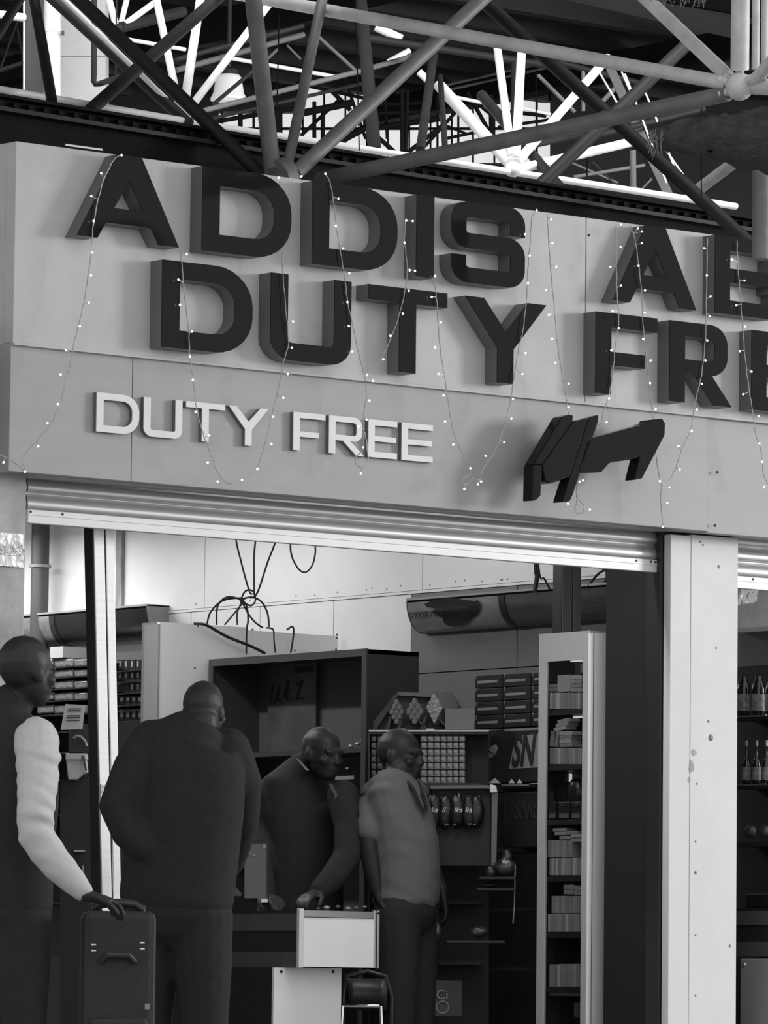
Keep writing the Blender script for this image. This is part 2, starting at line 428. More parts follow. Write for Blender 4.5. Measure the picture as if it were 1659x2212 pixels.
# bright ladder-like strip and light rods at the right
ls = empty('slatted_strip', Pd(1400, 320, 24), 'pale slanting metal strip with thin rods rising behind the right end of the beam', 'metal strip')
a, b = Pd(1318, 145, 24.4), Pd(1448, 428, 23.6)
q = RW * 0.022
MB().hexa([b - q, b + q, b + q + FH * .02, b - q + FH * .02, a - q, a + q, a + q + FH * .02, a - q + FH * .02]).build('strip', mid_paint, ls)
for (x1, y1, x2, y2) in ((1343, 156, 1365, 205), (1392, 195, 1420, 262), (1432, 315, 1495, 405), (1440, 318, 1462, 375), (1350, 160, 1440, 395), (1294, 155, 1333, 222)):
    MB().tube(Pd(x1, y1, 24.0), Pd(x2, y2, 23.6), 0.0045, 6).build('rod', white_paint, ls)

# dark plate beam at top right and another crossing beam
gb = empty('plate_girder', Pd(1380, 20, 24), 'dull grey plate girder under the roof at upper right', 'beam')
MB().hexa([Pd(1150, -20, 21.2), Pd(1600, 84, 21.2), Pd(1600, 84, 21.3), Pd(1150, -20, 21.3), Pd(1150, -60, 21.2), Pd(1600, 44, 21.2), Pd(1600, 44, 21.3), Pd(1150, -60, 21.3)]).build('web', dark_m, gb)
MB().hexa([Pd(1150, -17, 21.1), Pd(1600, 87, 21.1), Pd(1600, 87, 21.4), Pd(1150, -17, 21.4), Pd(1150, -20, 21.1), Pd(1600, 84, 21.1), Pd(1600, 84, 21.4), Pd(1150, -20, 21.4)]).build('flange', dark_m, gb)

# the dark roof beam directly above the sign
A0, A1 = Pd(-60, 191, 19.5), Pd(1760, 488, 22.8)
ub = (A1 - A0); ub.z = 0; ub.normalize(); nb = Vector((-ub.y, ub.x, 0))
rb = empty('roof_beam', A0, 'long dark steel beam running above the sign board', 'beam')
zt = (A0.z + A1.z) / 2
def beam(z0, z1, n0, n1, a=A0, b=A1):
    p = Vector((a.x, a.y, 0)); q_ = Vector((b.x, b.y, 0))
    return MB().hexa([p + nb * n0 + UPV * z0, q_ + nb * n0 + UPV * z0, q_ + nb * n1 + UPV * z0, p + nb * n1 + UPV * z0,
                      p + nb * n0 + UPV * z1, q_ + nb * n0 + UPV * z1, q_ + nb * n1 + UPV * z1, p + nb * n1 + UPV * z1])
beam(zt - 0.018, zt - 0.006, -0.02, 0.14).build('top_flange', steel_dark, rb)
beam(zt - 0.07, zt - 0.054, -0.02, 0.10).build('lower_flange', dark_and_shaded, rb)
beam(zt - 0.45, zt - 0.018, 0.03, 0.07).build('web', steel_dark, rb)
for k in range(64):
    t = k / 64
    p = A0.lerp(A1, t); p.z = zt - 0.036
    MB().tube(p + nb * 0.01, p + nb * 0.05, 0.011, 10).build('rivet', steel_dark, rb, smooth=True)

# left column, downpipe and white wall behind
MB().ybox  # (kept simple: camera-facing pieces stand parallel to the hall grid)
ic = empty('steel_column', Pd(72, 200, 24), 'grey steel column beside the white downpipe', 'column')
MB().dbox(24, 0.12, 54, 92, -120, 330).build('face', M('column_grey', 0.06, 0.6, var=0.2), ic)
MB().dbox(23.97, 0.16, 50, 54, -120, 330).build('flange', white_paint, ic)
dp = empty('downpipe', Pd(113, 200, 23.8), 'white round downpipe with clamp against white wall at upper left', 'pipe')
dpp = MB().tube(Pd(113, 330, 23.8), Pd(113, -120, 23.8), 0.039, 18).build('pipe', white_paint, dp, smooth=True)
MB().tube(Pd(113, 70, 23.8), Pd(113, 63, 23.8), 0.043, 18).build('clamp', white_paint, dpp, smooth=True)
MB().dbox(23.75, 0.03, 131, 138, 66, 74).build('bolt', dark_m, dpp)
wp = empty('wall_upper', Pd(180, 200, 24.6), 'white concrete wall piece behind the downpipe', kind='structure')
MB().dbox(24.6, 0.3, 95, 228, 122, 360).build('concrete_block', concrete_w, wp)
MB().dbox(24.6, 0.3, 95, 228, -140, 120.5).build('concrete_block', concrete_w, wp)
cp = empty('conduit_pipe', Pd(203, 100, 22), 'thin black conduit pipe with elbow hanging before the white wall', 'pipe')
pts = [Pd(204, -60, 22), Pd(203, 160, 22), Pd(202, 175, 22), Pd(206, 182, 22), Pd(215, 181, 22), Pd(262, 165, 22.3)]
MB().path(pts, 0.0125, 10).build('pipe', dark_and_shaded, cp, smooth=True)
MB().tube(Pd(252, -30, 22.1), Pd(250, 165, 22.1), 0.004, 6).build('hanger', dark_and_shaded, cp)
MB().tube(Pd(243, 172, 22.2), Pd(247, 170.5, 22.2), 0.016, 10).build('coupling', dark_and_shaded, cp)

# pendant lamp
lp = Pd(494, 190, 27.0); s_ = 27.0 / F
pl_ = empty('pendant_lamp', lp, 'clear ribbed bell-shaped pendant lamp glowing among the roof tubes', 'lamp')
prof = [(14, 31), (24, 28), (28, 22), (31, 5), (34, -12), (39, -22), (40, -28), (37, -29), (32, -14), (29, 4), (25, 22), (14, 28)]
MB().lathe([(r * s_, z * s_) for r, z in prof], lp, 24).build('shade', M('ribbed_acrylic', 0.75, 0.3, emit=0.25), pl_, smooth='full')
MB().sphere(lp + UPV * 18 * s_, 20 * s_, 12, (1, 1, 0.6)).build('bulb', tube_light, pl_, smooth='full')
MB().lathe([(22 * s_, 28 * s_), (20 * s_, 40 * s_), (8 * s_, 46 * s_)], lp, 16).build('cap', black_m, pl_, smooth=True)
MB().tube(lp + UPV * 44 * s_, Vector((lp.x, lp.y, 6.44)), 0.01, 8).build('rod', black_m, pl_)

# frayed burlap hanging at right
def burlap():
    mb = MB(); n = 18; N = 26
    top = [(1402, 284), (1440, 268), (1490, 254), (1540, 252), (1600, 243), (1660, 228), (1740, 215)]
    bot = [(1408, 300), (1440, 322), (1490, 334), (1540, 340), (1600, 366), (1660, 374), (1740, 376)]
    def at(l, x):
        for (a, b), (c, d) in zip(l, l[1:]):
            if a <= x <= c: return b + (d - b) * (x - a) / (c - a)
        return l[0][1] if x < l[0][0] else l[-1][1]
    for i in range(N):
        x = 1403 + (1738 - 1403) * i / (N - 1)
        yt, yb = at(top, x), at(bot, x)
        cc = Pd(x, (yt + yb) / 2, 18.6); h = (yb - yt) / 2 * 18.6 / F; dpt = 0.03 + 0.12 * i / N
        for q in range(n):
            an = 2 * math.pi * q / n
            p = cc + UPV * math.cos(an) * h + FH * math.sin(an) * dpt
            nz = noise.noise(Vector((i * 0.55, q * 1.3, 3))) * 0.02 + noise.noise(Vector((i * 1.7, q * 2.9, 8))) * 0.006
            mb.v.append(p + UPV * nz - FH * nz * 1.5)
    for i in range(N - 1):
        for q in range(n):
            mb.f.append((i * n + q, i * n + (q + 1) % n, (i + 1) * n + (q + 1) % n, (i + 1) * n + q))
    mb.f.append(tuple(range(n))); mb.f.append(tuple(range((N - 1) * n, N * n)))
    return mb
bl = empty('burlap_cloth', Pd(1560, 310, 18.6), 'frayed burlap cloth sagging from the roof frame at right', 'cloth')
burlap_m = M('burlap', 0.055, 0.9, var=0.4, scale=18, bump=0.8, bscale=70, stretch=(1, 1, 3))
burlap().build('cloth', burlap_m, bl, smooth='full')
fr = MB()
for k in range(26):
    x, y = 1402 + random.uniform(0, 28), 284 + random.uniform(-6, 26)
    p = Pd(x, y, 18.5); fr.path([p, p + Vector((random.uniform(-.015, .01), 0, -.02)), p + Vector((random.uniform(-.03, .02), 0, -random.uniform(.03, .07)))], 0.0014, 4)
fr.build('fringe', M('burlap_thread', 0.2, 0.9), bl)['kind'] = 'stuff'
fr = MB()
for k in range(40):
    x = random.uniform(1412, 1525)
    p = Pd(x, -14, 18.6); fr.path([p, p + Vector((random.uniform(-.01, .01), 0, -.02)), Pd(x + random.uniform(-10, 10), random.uniform(-5, 18), 18.6)], 0.0012, 4)
tag(fr.build('dry_fibres', MATS['burlap_thread']), 'wisps of dry fibre hanging at the top edge right', 'fibre', kind='stuff')

# ------------------------------------------------------------------ sign board
fs = empty('sign_board', (0, 0, 2.477), 'pale two-tone sign board across the shop front', 'sign board')
ZT, ZM, ZB = 3.682, 2.946, 2.477
s1 = Py(1265, 640, 0).x
MB().box(0, s1 - .002, 0, 0.06, ZM, ZT).build('upper_panel', fascia_up, fs, bevel=0.002)
MB().box(s1 + .002, 6.5, 0, 0.06, ZM, ZT).build('upper_panel', fascia_up, fs, bevel=0.002)
c0, c1 = Py(285, 900, 0.012).x, Py(1530, 1020, 0.012).x
MB().box(0, c0 - .0015, 0.012, 0.07, ZB, ZM).build('lower_panel', fascia_low, fs, bevel=0.002)
MB().box(c0 + .0015, c1 - .0015, 0.012, 0.07, ZB, ZM).build('lower_panel', fascia_low, fs, bevel=0.002)
MB().box(c1 + .0015, 6.5, 0.018, 0.07, ZB - 0.005, ZM).build('lower_panel', fascia_low, fs, bevel=0.002)
MB().box(0.0, 0.03, 0.06, 0.5, ZM, ZT).build('return_panel', fascia_up, fs)
MB().box(0.002, 0.03, 0.07, 0.5, ZB, ZM).build('return_panel', fascia_low, fs)
MB().box(0.0, 6.5, -0.006, 0.012, ZM - 0.010, ZM).build('ledge_trim', fascia_up, fs)
MB().box(0.03, 6.5, 0.06, 0.19, ZB, ZB + 0.01).build('soffit', fascia_low, fs)
MB().box(0.03, 6.5, 0.06, 0.5, ZT - 0.02, ZT).build('top_cover', fascia_up, fs)
sh = MATS['dark_joint']
for (x, y) in ((1272, 508), (203, 395), (1550, 1020), (1545, 1135)):
    p = Py(x, y, -0.001); MB().tube(p, p + Vector((0, 0.004, 0)), 0.006, 10).build('screw_hole', sh, fs)
MB().ybox(-0.004, 0.004, 142, 222, 316, 320).build('paint_flake', white_paint, fs)

# letters
def glyph(ch, w, h, s, fn, y0, y1, mb):
    r = 0.34 * h
    P = lambda poly: mb.prism([(a * w, b * h) for a, b in poly], fn, y0, y1)
    Rr = lambda x0, x1, z0, z1: mb.prism([(x0, z0), (x1, z0), (x1, z1), (x0, z1)], fn, y0, y1)
    if ch == 'A':
        P([(0, 0), (.2, 0), (.5, .70), (.5, 1), (.38, 1)])
        P([(1, 0), (.5 + .12, 1), (.5, 1), (.5, .70), (.8, 0)])
        i = lambda t: .2 + .3 * t / .70
        P([(i(.19), .19), (1 - i(.19), .19), (1 - i(.37), .37), (i(.37), .37)])
    elif ch == 'D':
        mb.stroke([(s / 2, s / 2), (w - s / 2, s / 2, r), (w - s / 2, h - s / 2, r), (s / 2, h - s / 2)], s, fn, y0, y1, True)
    elif ch == 'I': Rr(0, w, 0, h)
    elif ch == 'S':
        q = s * 0.9; rr = 0.13 * h
        mb.stroke([(w - s / 2, h * .64), (w - s / 2, h - q / 2, rr), (s / 2, h - q / 2, rr), (s / 2, h / 2 + .02 * h, rr), (w - s / 2, h / 2 + .02 * h, rr), (w - s / 2, q / 2, rr), (s / 2, q / 2, rr), (s / 2, h * .34)], q, fn, y0, y1)
    elif ch == 'U':
        mb.stroke([(s / 2, h), (s / 2, s / 2, s * .75), (w - s / 2, s / 2, s * .75), (w - s / 2, h)], s, fn, y0, y1)
    elif ch == 'T':
        Rr(0, w, h - s * .86, h); Rr(w / 2 - s / 2, w / 2 + s / 2, 0, h - s * .86)
    elif ch == 'Y':
        a = s / w; m_ = .42
        P([(0, 1), (a * 1.18, 1), (.5, m_ + .2), (.5, m_), (.5 - a / 2, m_)])
        P([(1, 1), (.5 + a / 2, m_), (.5, m_), (.5, m_ + .2), (1 - a * 1.18, 1)])
        P([(.5 - a / 2, 0), (.5 + a / 2, 0), (.5 + a / 2, m_), (.5 - a / 2, m_)])
    elif ch == 'F':
        Rr(0, s, 0, h); Rr(s, w, h - s * .86, h); Rr(s, w * .80, h * .36, h * .36 + s * .8)
    elif ch == 'E':
        Rr(0, s, 0, h); Rr(s, w, h - s * .86, h); Rr(s, w * .97, h / 2 - s * .4, h / 2 + s * .4); Rr(s, w, 0, s * .86)
    elif ch == 'R':
        m_ = h * .36; q = s * .86
        Rr(0, s, 0, h)
        mb.stroke([(s, h - q / 2), (w * .97 - s / 2, h - q / 2, .16 * h), (w * .97 - s / 2, m_ + q / 2, .16 * h), (s, m_ + q / 2)], q, fn, y0, y1)
        mb.prism([(w * .40, m_), (w - s * 1.15, 0), (w + s * .1, 0), (w * .40 + s * 1.2, m_)], fn, y0, y1)
    elif ch == 'B':
        q = s * .86; m_ = h * .5
        Rr(0, s, 0, h)
        mb.stroke([(s, h - q / 2), (w * .95 - s / 2, h - q / 2, .12 * h), (w * .95 - s / 2, m_, .12 * h), (s, m_)], q, fn, y0, y1)
        mb.stroke([(s, m_ - q * .98), (s, m_ - q), ], 0.001, fn, y0, y1)
        mb.stroke([(w * .95 - s, m_ - q / 2), (w - s / 2, m_ - q / 2, .1 * h), (w - s / 2, q / 2, .12 * h), (s, q / 2)], q, fn, y0, y1)
    return mb

def letter(ch, pl, pr, pyl, ztop, zbot, depth, stroke, face_m, ret_m, label, group, base=0.0):
    yf = base - depth
    x0, x1 = Py(pl, pyl, yf).x, Py(pr, pyl, yf).x
    KX = 1.22; hw = (x1 - x0) / KX; stroke /= KX
    fn = lambda u, v, y: (x0 + u * KX, y, zbot + v)
    root = empty('sign_letter', (x0, base, zbot), label, 'sign letter', group)
    glyph(ch, hw, ztop - zbot, stroke, fn, yf + 0.004, base + 0.0, MB()).build('letter_return', ret_m, root)
    glyph(ch, hw, ztop - zbot, stroke, fn, yf, yf + 0.004, MB()).build('letter_face', face_m, root)
DEP = 0.075
zt1, zb1 = Py(437, 358, -DEP).z, Py(437, 541, -DEP).z
zt2, zb2 = Py(350, 560, -DEP).z, Py(350, 749, -DEP).z
ordn = ['first', 'second', 'third', 'fourth', 'fifth']
row1 = [('A', 167, 388, 450), ('D', 437, 630, 460), ('D', 675, 859, 490), ('I', 900, 938, 510), ('S', 974, 1136, 530), ('A', 1325, 1505, 580), ('B', 1545, 1700, 600)]
lab1 = ['tall black letter A at the left end of the sign top row', 'black letter D standing next to the left end A of the top row', 'black letter D standing just before the letter I',
        'narrow black letter I in the top row', 'black letter S ending the first word of the top row', 'black letter A starting the second word of the top row', 'black letter B at the right edge of the top row']
for (c, a, b, y), l in zip(row1, lab1):
    letter(c, a, b, y, zt1, zb1, DEP, 0.082, black_gloss, black_side, l, 'big black letters on the sign board')
row2 = [('D', 350, 546, 660), ('U', 585, 759, 680), ('T', 795, 966, 710), ('Y', 1004, 1180, 730), ('F', 1287, 1420, 760), ('R', 1447, 1578, 790), ('E', 1624, 1770, 800)]
lab2 = ['black letter D starting the lower row of big letters', 'big black letter U in the lower row', 'big black letter T in the lower row', 'big black letter Y ending the word in the lower row',
        'big black letter F starting the second word of the lower row', 'big black letter R in the lower row', 'big black letter E cut by the right edge']
for (c, a, b, y), l in zip(row2, lab2):
    letter(c, a, b, y, zt2, zb2, DEP, 0.082, black_gloss, black_side, l, 'big black letters on the sign board')
D2 = 0.022; B2 = 0.012
zt3, zb3 = Py(209, 847, B2 - D2).z, Py(209, 932, B2 - D2).z
row3 = [('D', 209, 301, 890), ('U', 311, 394, 900), ('T', 402, 486, 905), ('Y', 494, 580, 915), ('F', 634, 703, 925), ('R', 711, 786, 935), ('E', 796, 858, 945), ('E', 868, 935, 955)]
lab3 = ['small white letter D', 'small white letter U', 'small white letter T', 'small white letter Y', 'small white letter F', 'small white letter R beside two letters E', 'small white letter E next to the R', 'small white letter E ending the word']
for (c, a, b, y), l in zip(row3, lab3):
    letter(c, a, b, y, zt3, zb3, D2, 0.031, white_letter, black_side, l + ' on the grey lower sign panel', 'small white letters on the sign board', B2)

# slanted black script logo
lg = empty('script_logo', Py(1280, 1000, 0.012), 'deep glossy black slanted script logo on the lower sign panel', 'sign logo')
for poly in ([(1214, 900), (1232, 895), (1239, 897), (1238, 910), (1172, 1004), (1152, 1004)], [(1152, 1004), (1172, 1004), (1169, 1070), (1160, 1080), (1150, 1082)],
             [(1272, 903), (1294, 896), (1293, 912), (1238, 1070), (1232, 1083), (1214, 1085)], [(1172, 1004), (1238, 910), (1272, 903), (1232, 1030), (1190, 1045), (1178, 1040)],
             [(1268, 950), (1385, 918), (1404, 910), (1388, 985), (1368, 992), (1318, 1000), (1300, 1020), (1245, 1022)], [(1402, 907), (1432, 904), (1438, 915), (1437, 940), (1388, 1034), (1370, 1037)]):
    mb = MB(); n = len(poly)
    f_ = [Py(x, y, -0.16) for x, y in poly]; bk = [Vector((p.x, -0.10, p.z)) for p in f_]
    mb.add(f_ + bk, [tuple(range(n)), tuple(range(n, 2 * n))] + [(i, (i + 1) % n, n + (i + 1) % n, n + i) for i in range(n)])
    mb.build('script_stroke', black_gloss, lg, bevel=0.006)
for (x, y) in ((1225, 1000), (1330, 975), (1400, 960)):
    p = Py(x, y, -0.12); MB().tube(p, Vector((p.x, 0.012, p.z)), 0.006, 8).build('standoff_pin', dark_m, lg)

# ------------------------------------------------------------------ string lights
ZC = lambda l: [(x / 1.9988, 500 + y / 1.9988) for x, y in l]
ZA = lambda l: [(x / 1.9988, y / 1.9988) for x, y in l]
ZD = lambda l: [(829 + x / 1.9988, 420 + y / 1.9988) for x, y in l]
bm_ = MB().sphere((0, 0, 0), 0.0040, 8).mesh('bulb'); bm_.materials.append(bulb_m)
def strand(label, pts, bulbs):
    Y = -0.086
    root = empty('string_light', Py(pts[0][0], pts[0][1], Y), label, 'string light', 'string lights draped over the sign')
    P3 = [Py(x, y, Y + 0.004 * math.sin(i * 2.1)) for i, (x, y) in enumerate(pts)]
    sm = []
    for i in range(len(P3) - 1):
        p0, p1, p2, p3 = P3[max(i - 1, 0)], P3[i], P3[i + 1], P3[min(i + 2, len(P3) - 1)]
        for k in range(5):
            t = k / 5
            sm.append(0.5 * ((2 * p1) + (p2 - p0) * t + (2 * p0 - 5 * p1 + 4 * p2 - p3) * t * t + (3 * p1 - p0 - 3 * p2 + p3) * t ** 3) + Vector((0.0016 * math.sin(i * 9 + k * 2.3), 0, 0)))
    sm.append(P3[-1])
    mb = MB().path(sm, 0.0021, 5)
    for (x, y) in bulbs:
        b = Py(x, y, Y - 0.003)
        q = min(sm, key=lambda c: (c - b).length)
        if 0.006 < (q - b).length < 0.08: mb.path([q, b], 0.0015, 4)
    mb.build('wire', wire_m, root)
    for (x, y) in bulbs:
        o = bpy.data.objects.new('bulb', bm_); COL.objects.link(o); o.parent = root; o.location = Py(x, y, Y - 0.003) - root.location
strand('string light strand hanging over the left end letter A', ZA([(525, 670), (490, 692), (440, 800), (405, 955), (396, 1080)]) + ZC([(395, 90), (380, 190), (365, 290), (340, 400), (318, 490), (300, 590), (285, 640), (262, 740), (240, 790), (205, 850), (130, 935), (95, 980), (108, 1034), (60, 995), (-30, 950)]),
       ZA([(525, 670), (437, 748), (394, 847), (404, 954)]) + ZC([(398, 90), (393, 190), (383, 307), (345, 408), (285, 513), (262, 617), (250, 745), (205, 828), (165, 927), (108, 1037), (15, 997)]))
strand('string light strand looping below the small white letter Y', ZC([(780, 75), (790, 200), (800, 300), (815, 440), (820, 540), (835, 640), (845, 740), (870, 850), (905, 950), (940, 1040), (970, 1080), (1000, 1087), (1060, 1065), (1110, 1020), (1140, 930), (1165, 830), (1190, 730), (1210, 640), (1225, 560), (1245, 480), (1235, 340), (1220, 170), (1218, 70)]),
       ZC([(806, 98), (770, 208), (777, 316), (829, 432), (820, 540), (833, 640), (845, 778), (903, 881), (897, 998), (940, 1080), (1045, 1073), (1112, 1026), (1172, 917), (1180, 800), (1223, 718), (1243, 615), (1260, 502), (1265, 388)]) + [(602, 384), (651, 381)])
strand('string light strand ending in a loop over the small white letters R and E', ZA([(1405, 750), (1425, 790), (1440, 870), (1450, 970), (1465, 1060)]) + ZC([(1475, 120), (1490, 210), (1500, 300), (1520, 390), (1545, 510), (1565, 590), (1578, 640), (1580, 720), (1570, 800), (1568, 930), (1540, 970), (1535, 1000), (1560, 1020), (1588, 990), (1580, 900), (1572, 860)]),
       ZA([(1405, 750), (1461, 858), (1450, 975), (1482, 1073)]) + ZC([(1508, 180), (1500, 305), (1506, 408), (1521, 518), (1585, 618), (1595, 730), (1583, 812), (1568, 932), (1558, 1045), (1548, 842)]))
strand('string light strand slanting from the letter I across the big T', [(791, 815), (808, 790)] + ZD([(0, 690), (60, 540), (95, 400), (100, 300), (90, 200), (95, 100)]),
       ZC([(1610, 645), (1655, 552)]) + ZD([(28, 610), (83, 514), (108, 416), (112, 328), (135, 330), (90, 208), (97, 113), (125, 115)]))
strand('string light strand looping low between the big letters T and Y', ZD([(208, 362), (225, 420), (235, 560), (245, 680), (262, 780), (278, 900), (300, 1020), (330, 1100), (370, 1190), (372, 1212), (348, 1220), (340, 1242), (362, 1250), (382, 1228), (415, 1230), (425, 1190), (465, 1130), (500, 1060), (525, 980), (545, 900), (558, 820), (570, 740), (585, 650), (600, 590), (618, 430), (622, 330), (632, 200), (640, 100), (660, 72)]),
       ZD([(222, 352), (207, 443), (246, 552), (222, 660), (236, 775), (258, 868), (265, 980), (300, 1080), (374, 1182), (348, 1272), (420, 1240), (406, 1252), (440, 1128), (520, 1070), (551, 968), (558, 882), (598, 775), (612, 685), (660, 68), (610, 172), (630, 264), (623, 383)]))
strand('string light strand falling straight onto the black script logo', ZD([(705, 85), (712, 200), (722, 330), (735, 480), (748, 620), (765, 750), (785, 860), (798, 950), (810, 1020), (825, 1090), (833, 1130), (835, 1190), (832, 1270), (836, 1310), (866, 1345), (852, 1378), (826, 1370), (832, 1330), (838, 1300)]),
       ZD([(723, 107), (728, 210), (745, 312), (701, 413), (713, 520), (727, 623), (741, 727), (798, 817), (798, 918), (830, 1033), (825, 1125), (795, 1335), (890, 1360), (845, 1240), (860, 1235)]))
strand('string light strand over the big letter F down to the script logo', ZD([(1003, 130), (1005, 220), (1005, 330), (1008, 450), (1015, 540), (1000, 650), (990, 760), (970, 880), (950, 930), (940, 980), (925, 1010), (908, 1060), (880, 1100), (838, 1130)]),
       ZD([(1024, 130), (1023, 227), (978, 313), (1024, 393), (988, 503), (1015, 577), (982, 673), (973, 880), (962, 983), (906, 1078)]))
strand('string light strand over the second letter A ending above the white pillar', ZD([(1065, 135), (1085, 200), (1100, 300), (1112, 420), (1120, 560), (1130, 680), (1145, 800), (1157, 920), (1165, 1000), (1175, 1120), (1190, 1220), (1200, 1255), (1195, 1310), (1200, 1370), (1205, 1435)]),
       ZD([(1097, 147), (1115, 160), (1114, 210), (1100, 308), (1128, 415), (1127, 510), (1120, 625), (1152, 717), (1150, 815), (1174, 927), (1155, 1037), (1192, 1238), (1233, 1265), (1224, 1333), (1205, 1435)]))
strand('string light strand over the letters B and R curving left below them', ZD([(1397, 190), (1395, 330), (1392, 480), (1388, 620), (1375, 760), (1360, 830), (1340, 920), (1325, 1020), (1290, 1090), (1265, 1170), (1235, 1230), (1203, 1252)]),
       ZD([(1383, 232), (1395, 350), (1411, 440), (1408, 525), (1397, 630), (1389, 717), (1374, 818), (1352, 928), (1330, 1020), (1273, 1087), (1278, 1188)]))
strand('string light strand nearest the right edge', ZD([(1525, 200), (1530, 320), (1540, 450), (1548, 560), (1560, 700), (1575, 830), (1592, 930), (1605, 1030), (1625, 1090), (1635, 1160), (1640, 1210), (1665, 1260)]),
       ZD([(1503, 280), (1557, 372), (1522, 479), (1560, 570), (1537, 677), (1588, 765), (1552, 863), (1619, 957), (1622, 1075), (1634, 1155), (1642, 1262)]))

# ------------------------------------------------------------------ shutters, pillars, shop shell
XW = 4.2
def shutter(x0, x1, zbot, label):
    r = empty('roller_shutter', (x0, 0.2, zbot), label, 'roller shutter')
    bb = MB().box(x0, x1, 0.19, 0.215, zbot, zbot + 0.052).build('bottom_bar', bar_m, r, bevel=0.003)
    MB().box(x0, x1, 0.186, 0.192, zbot + 0.030, zbot + 0.033).build('bar_rib', bar_m, bb)
    prof = [(0.0, 0.0), (-0.010, 0.004), (-0.0145, 0.012), (-0.013, 0.026), (-0.008, 0.040), (-0.001, 0.053), (0.004, 0.058), (0.0, 0.062)]
    z = zbot + 0.053
    while z < 2.56:
        mb = MB(); n = len(prof)
        for x in (x0, x1):
            mb.v += [Vector((x, 0.205 + a, z + b)) for a, b in prof] + [Vector((x, 0.215 + a, z + b)) for a, b in prof]
        N = 2 * n
        for i in range(n - 1):
            mb.f += [(i, i + 1, N + i + 1, N + i), (n + i + 1, n + i, N + n + i, N + n + i + 1)]
        mb.build('slat', shutter_m, r, smooth='full')
        z += 0.062
    for k, t in enumerate((0.004, 0.05, 0.96, 0.985, 0.993)):
        p = Vector((x0 + (x1 - x0) * t, 0.188, zbot + 0.042))
        MB().tube(p, p + Vector((0, 0.004, 0)), 0.005, 8).build('screw', dark_m, bb)
shutter(Py(57, 1100, 0.2).x, Py(1421, 1200, 0.2).x, 2.313, 'raised ribbed steel roller shutter over the wide shop opening')
shutter(Py(1575, 1230, 0.2).x, 6.2, 2.275, 'raised roller shutter over the narrow opening at the right edge')

lp_ = empty('wall_left_column', (-0.3, 0.15, 0), 'stained concrete column at the left edge', kind='structure')
MB().box(-0.9, Py(55, 1200, 0.12).x, 0.12, 0.6, 0, ZB + 0.02).build('shaft', column_m, lp_, bevel=0.006)
xx = Py(50, 1190, 0.115).x
MB().box(xx - 0.55, xx + .001, 0.112, 0.12, Py(20, 1224, .115).z, Py(20, 1152, .115).z).build('foil_tape', M('crinkled_tape', 0.7, 0.25, metal=0.4, var=0.3, scale=25, bump=0.9, bscale=30), lp_)
MB().box(xx - 0.55, xx + .002, 0.109, 0.112, Py(20, 1200, .115).z, Py(20, 1176, .115).z).build('foil_tape', M('printed_tape', 0.5, 0.3, metal=0.4, var=0.6, scale=60, bump=0.9, bscale=60), lp_)

XP = Py(1447, 1500, 0.12).x; XP2 = Py(1593, 1500, 0.12).x; XS = Py(1491, 1500, 0.12).x
pr = empty('wall_pillar', (XP, 0.12, 0), 'white painted pillar between the two openings', kind='structure')
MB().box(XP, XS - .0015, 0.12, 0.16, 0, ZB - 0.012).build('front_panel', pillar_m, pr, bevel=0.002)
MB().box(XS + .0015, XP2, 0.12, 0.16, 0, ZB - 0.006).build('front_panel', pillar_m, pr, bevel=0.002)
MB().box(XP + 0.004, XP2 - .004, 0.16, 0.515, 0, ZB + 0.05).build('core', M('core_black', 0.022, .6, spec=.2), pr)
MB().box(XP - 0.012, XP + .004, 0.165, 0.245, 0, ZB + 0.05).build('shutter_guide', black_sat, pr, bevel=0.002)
for (x, y, s) in ((1513, 1170, .004), (1519, 1177, .004), (1553, 1224, .006), (1536, 1593, .012), (1531, 1558, .005), (1506, 1693, .004), (1503, 1818, .004), (1503, 1885, .006), (1503, 2020, .004), (1577, 2043, .005), (1503, 2150, .004), (1548, 1400, .004)):
    p = Py(x, y, 0.1185)
    MB().sphere(p, s, 8, (1, 0.25, 1.2)).build('dent', grey_m, pr, smooth='full')
for (x, y, w, h) in ((1499, 1625, 10, 14), (1494, 1655, 9, 24), (1489, 1685, 5, 10)):
    a = Py(x, y, 0.1185); mb = MB()
    n = 9; pts = []
    for k in range(n):
        an = 2 * math.pi * k / n; rr = random.uniform(.7, 1.1)
        pts.append((a.x + w / 530 / .777 / 1.6 * math.cos(an) * rr, a.z + h / 530 / 1.6 * math.sin(an) * rr))
    mb.prism(pts, lambda u, v, y: (u, y, v), 0.1178, 0.1205).build('chipped_paint', M('bare_plaster', 0.48, 0.8, var=0.4, scale=40), pr)

# right shop wall made of panels
wr = empty('wall_right', (XW, 2.5, 0), 'white panelled shop wall', kind='structure')
MB().box(XW + 0.012, XW + 0.15, 0.25, 8.0, 0, 2.95).build('backing', joint_m, wr)
zl = 2.415
def wpanel(pl, pr_, z0, z1, mat=wall_m):
    y0, y1 = Px(pr_, 1400, XW).y, Px(pl, 1400, XW).y
    MB().box(XW, XW + 0.012, y0 + 0.003, y1 - 0.003, z0 + 0.0025, z1 - 0.0025).build('wall_panel', mat, wr)
up_ = [-300, 90, 252, 440, 911, 1160, 1330, 1720]
for a, b in zip(up_, up_[1:]): wpanel(a, b, zl + 0.012, 2.95)
lo_ = [-300, 90, 412, 561, 720, 888, 1117, 1330, 1720]
for a, b in zip(lo_, lo_[1:]): wpanel(a, b, 2.05, zl, wall_m if b <= 888 else M('shaded_wall_panel', 0.16, 0.55, var=.05))  # panels under the light box coloured darker to hold its shade
for a, b in zip(lo_, lo_[1:]): wpanel(a, b, 0.0, 2.05, wall_m if b <= 888 else MATS['shaded_wall_panel'])
MB().box(XW - 0.004, XW, 0.4, 7.8, zl, zl + 0.012).build('joint_strip', wall_m, wr)
